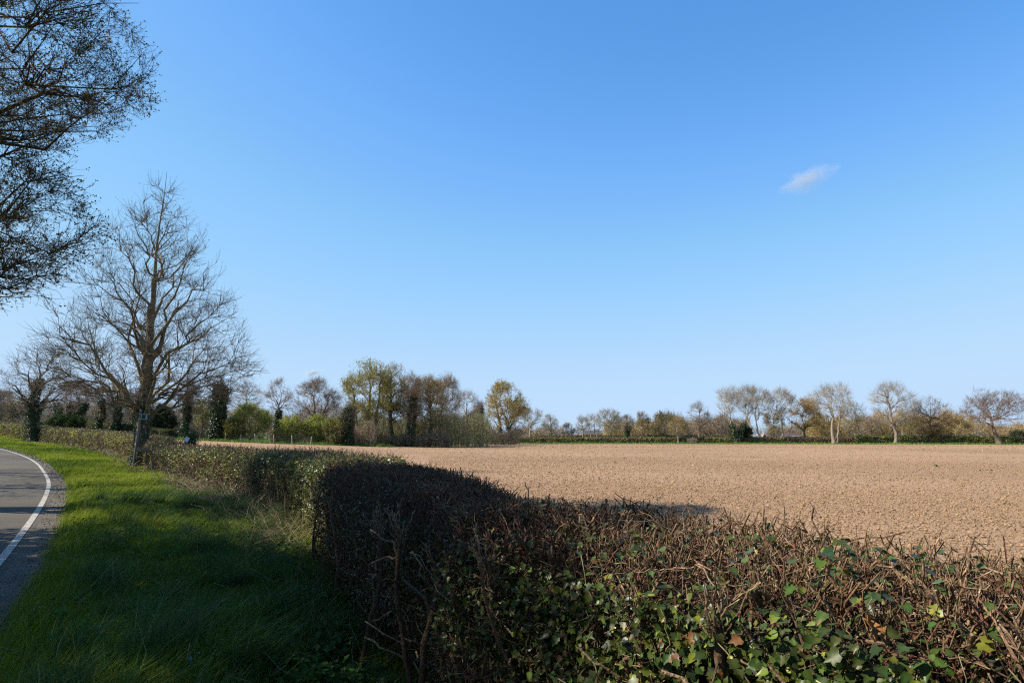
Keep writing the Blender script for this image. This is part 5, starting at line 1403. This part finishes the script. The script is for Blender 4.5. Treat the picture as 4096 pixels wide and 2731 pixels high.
for px, py, lab in fl:
    p = groundpx(px, py)
    if proto is None:
        r = thing("dandelion", lab, "flower", p, "yellow flowers in the verge")
        n = 46; a = rng.uniform(0, 6.28, n); e = rng.uniform(.1, .9, n)
        dv = np.stack([np.cos(a), np.sin(a), e], 1)
        h = Geo().add(*kites(np.tile([0, 0, .155], (n, 1)) + dv * .002, nrm(np.array([0, 0, 1.0]) + rdir(n, rng) * .3), dv, .019, .006, (.6, .4, .01))).build("flower_head", M['yellow'], r)
        s2 = Geo().add(*tubes(np.array([[(0, 0, -.05), (.005, .004, .06), (0, 0, .155)]]), .003, 6)).build("stem", M['stemgreen'], r)
        proto = (r, h, s2)
    else:
        r = proto[0].copy(); COL.objects.link(r); r.location = p; r["label"] = lab
        for c in proto[1:]:
            c2 = c.copy(); COL.objects.link(c2); c2.parent = r
p = groundpx(770, 2690)
n = 9
V = np.stack([np.repeat(np.linspace(-.03, .03, n), n) + rng.normal(size=n * n) * .003, np.tile(np.linspace(-.025, .025, n), n) + rng.normal(size=n * n) * .003, rng.normal(size=n * n) * .008 + .06 * np.abs(np.repeat(np.linspace(-.6, 1, n), n))], 1)
i = (np.arange(n - 1)[:, None] * n + np.arange(n - 1)[None]).ravel()
o = Geo().add(V, np.stack([i, i + 1, i + n + 1, i + n], 1)).build("crumpled_tissue", M['paper'], smooth=True); o.location = p + np.array([0, 0, .07])
tag(o, "scrap of crumpled white tissue lying in the grass at the bottom edge", "litter")
# an orange-brown maple leaf caught on the cut twigs
mp = np.array([(0, -.25), (.12, .0), (.45, -.12), (.38, .12), (.62, .38), (.32, .38), (.24, .62), (.10, .5), (0, 1.0), (-.10, .5), (-.24, .62), (-.32, .38), (-.62, .38), (-.38, .12), (-.45, -.12), (-.12, 0)])
V = np.concatenate([np.stack([mp[:, 0], mp[:, 1], .25 * np.abs(mp[:, 0]) + .12 * np.sin(mp[:, 1] * 7)], 1), [[0, .25, -.05]]]) * .075
V2 = V - np.array([0, 0, .0012])
fan = np.array([(16, i, (i + 1) % 16) for i in range(16)])
rim = np.array([(i, (i + 1) % 16, 17 + (i + 1) % 16, 17 + i) for i in range(16)])
o = Geo().add(np.concatenate([V, V2]), [fan, fan[:, ::-1] + 17, rim]).build("dead_leaf", M['deadleaf'], smooth=False)
o.location = (.98, 1.93, 1.12); o.rotation_euler = (1.0, .3, .5)
tag(o, "curled orange-brown dead leaf caught on the near hedge", "leaf")
for (px0, py0, px1, py1, d, r, nm, lab) in [(610, 1840, 634, 1890, 28.2, .022, "fallen_stick", "pale stick leaning on the foot of the sign pole"), (418, 1852, 478, 1836, 34.5, .02, "fallen_stick", "pale stripped branch lying under the clipped hedge"), (318, 2118, 334, 2133, 11.4, .008, "fallen_stick", "short dry stick lying in the sunny grass near the road")]:
    a = np.array([xat(px0, d), d, 0]); b = np.array([xat(px1, d), d - .3, 0])
    a[2] = max(zat(py0, d), tz(a[0], d) + .02); b[2] = max(zat(py1, d), tz(b[0], d) + .02)
    mid_ = (a + b) / 2
    s = np.linspace(0, 1, 7)[:, None]; P = (a - mid_) * (1 - s) + (b - mid_) * s + rng.normal(size=(7, 3)) * .012
    g = Geo().add(*tubes(P[None], np.linspace(r, r * .6, 7)[None], 7, cap=True))
    g.add(*tubes(np.array([[P[3], P[3] + (.08, .02, .12)]]), r * .4, 5, cap=True))
    o = g.build(nm, M['palewood'], smooth=True); o.location = mid_
    tag(o, lab, "stick")

# ------------------------------------------------------------------ two small fair-weather clouds far away
def cloud(px, py, d, sx, sz, tilt, label, dens, seed):
    x = xat(px, d) * 1.0; z = zat(py, d)
    v = (CY - py) / F_PX
    x = d * (px - CX) / F_PX / (math.cos(PITCH) - v * math.sin(PITCH))
    m = bpy.data.materials.new("cloud_vapour"); m.use_nodes = True
    n, l = m.node_tree.nodes, m.node_tree.links
    n.remove(n["Principled BSDF"])
    pv = n.new("ShaderNodeVolumePrincipled"); pv.inputs["Color"].default_value = (1, 1, 1, 1); pv.inputs["Anisotropy"].default_value = 0.2
    tc = n.new("ShaderNodeTexCoord"); nz = n.new("ShaderNodeTexNoise"); nz.inputs["Scale"].default_value = 1.9; nz.inputs["Detail"].default_value = 6
    l.new(tc.outputs["Object"], nz.inputs["Vector"])
    ln = n.new("ShaderNodeVectorMath"); ln.operation = 'LENGTH'; l.new(tc.outputs["Object"], ln.inputs[0])
    ad = n.new("ShaderNodeMath"); ad.operation = 'SUBTRACT'; l.new(nz.outputs["Fac"], ad.inputs[0])
    ml = n.new("ShaderNodeMath"); ml.operation = 'MULTIPLY'; l.new(ln.outputs["Value"], ml.inputs[0]); ml.inputs[1].default_value = 0.62
    l.new(ml.outputs[0], ad.inputs[1])
    mx = n.new("ShaderNodeMapRange"); mx.inputs["From Min"].default_value = 0.08; mx.inputs["From Max"].default_value = 0.5
    mx.inputs["To Min"].default_value = 0; mx.inputs["To Max"].default_value = dens
    l.new(ad.outputs[0], mx.inputs["Value"]); l.new(mx.outputs[0], pv.inputs["Density"])
    l.new(pv.outputs[0], n["Material Output"].inputs["Volume"])
    u = np.linspace(0, 2 * math.pi, 24, endpoint=False); t = np.linspace(0.02, math.pi - .02, 12)
    V = np.stack([np.sin(t)[:, None] * np.cos(u)[None], np.sin(t)[:, None] * np.sin(u)[None], np.cos(t)[:, None] + 0 * u[None]], -1)
    V = V.reshape(-1, 3)
    q = [(r * 24 + j, r * 24 + 24 + j, r * 24 + 24 + (j + 1) % 24, r * 24 + (j + 1) % 24) for r in range(11) for j in range(24)]
    o = Geo().add(V, [np.array(q), np.array([list(range(24)), list(range(11 * 24, 12 * 24))[::-1]])]).build("cloud", m)
    o.location = (x, d, z); o.scale = (sx, sz * 1.4, sz); o.rotation_euler = (0, tilt, 0)
    tag(o, label, "cloud")
cloud(3225, 718, 2600, 165, 66, -.30, "small thin wisp of cloud alone in the blue sky at the right", .0115, 1)
cloud(1250, 1490, 3200, 64, 19, -.22, "tiny pinkish cloud low over the dome-crowned bare tree", .09, 2)
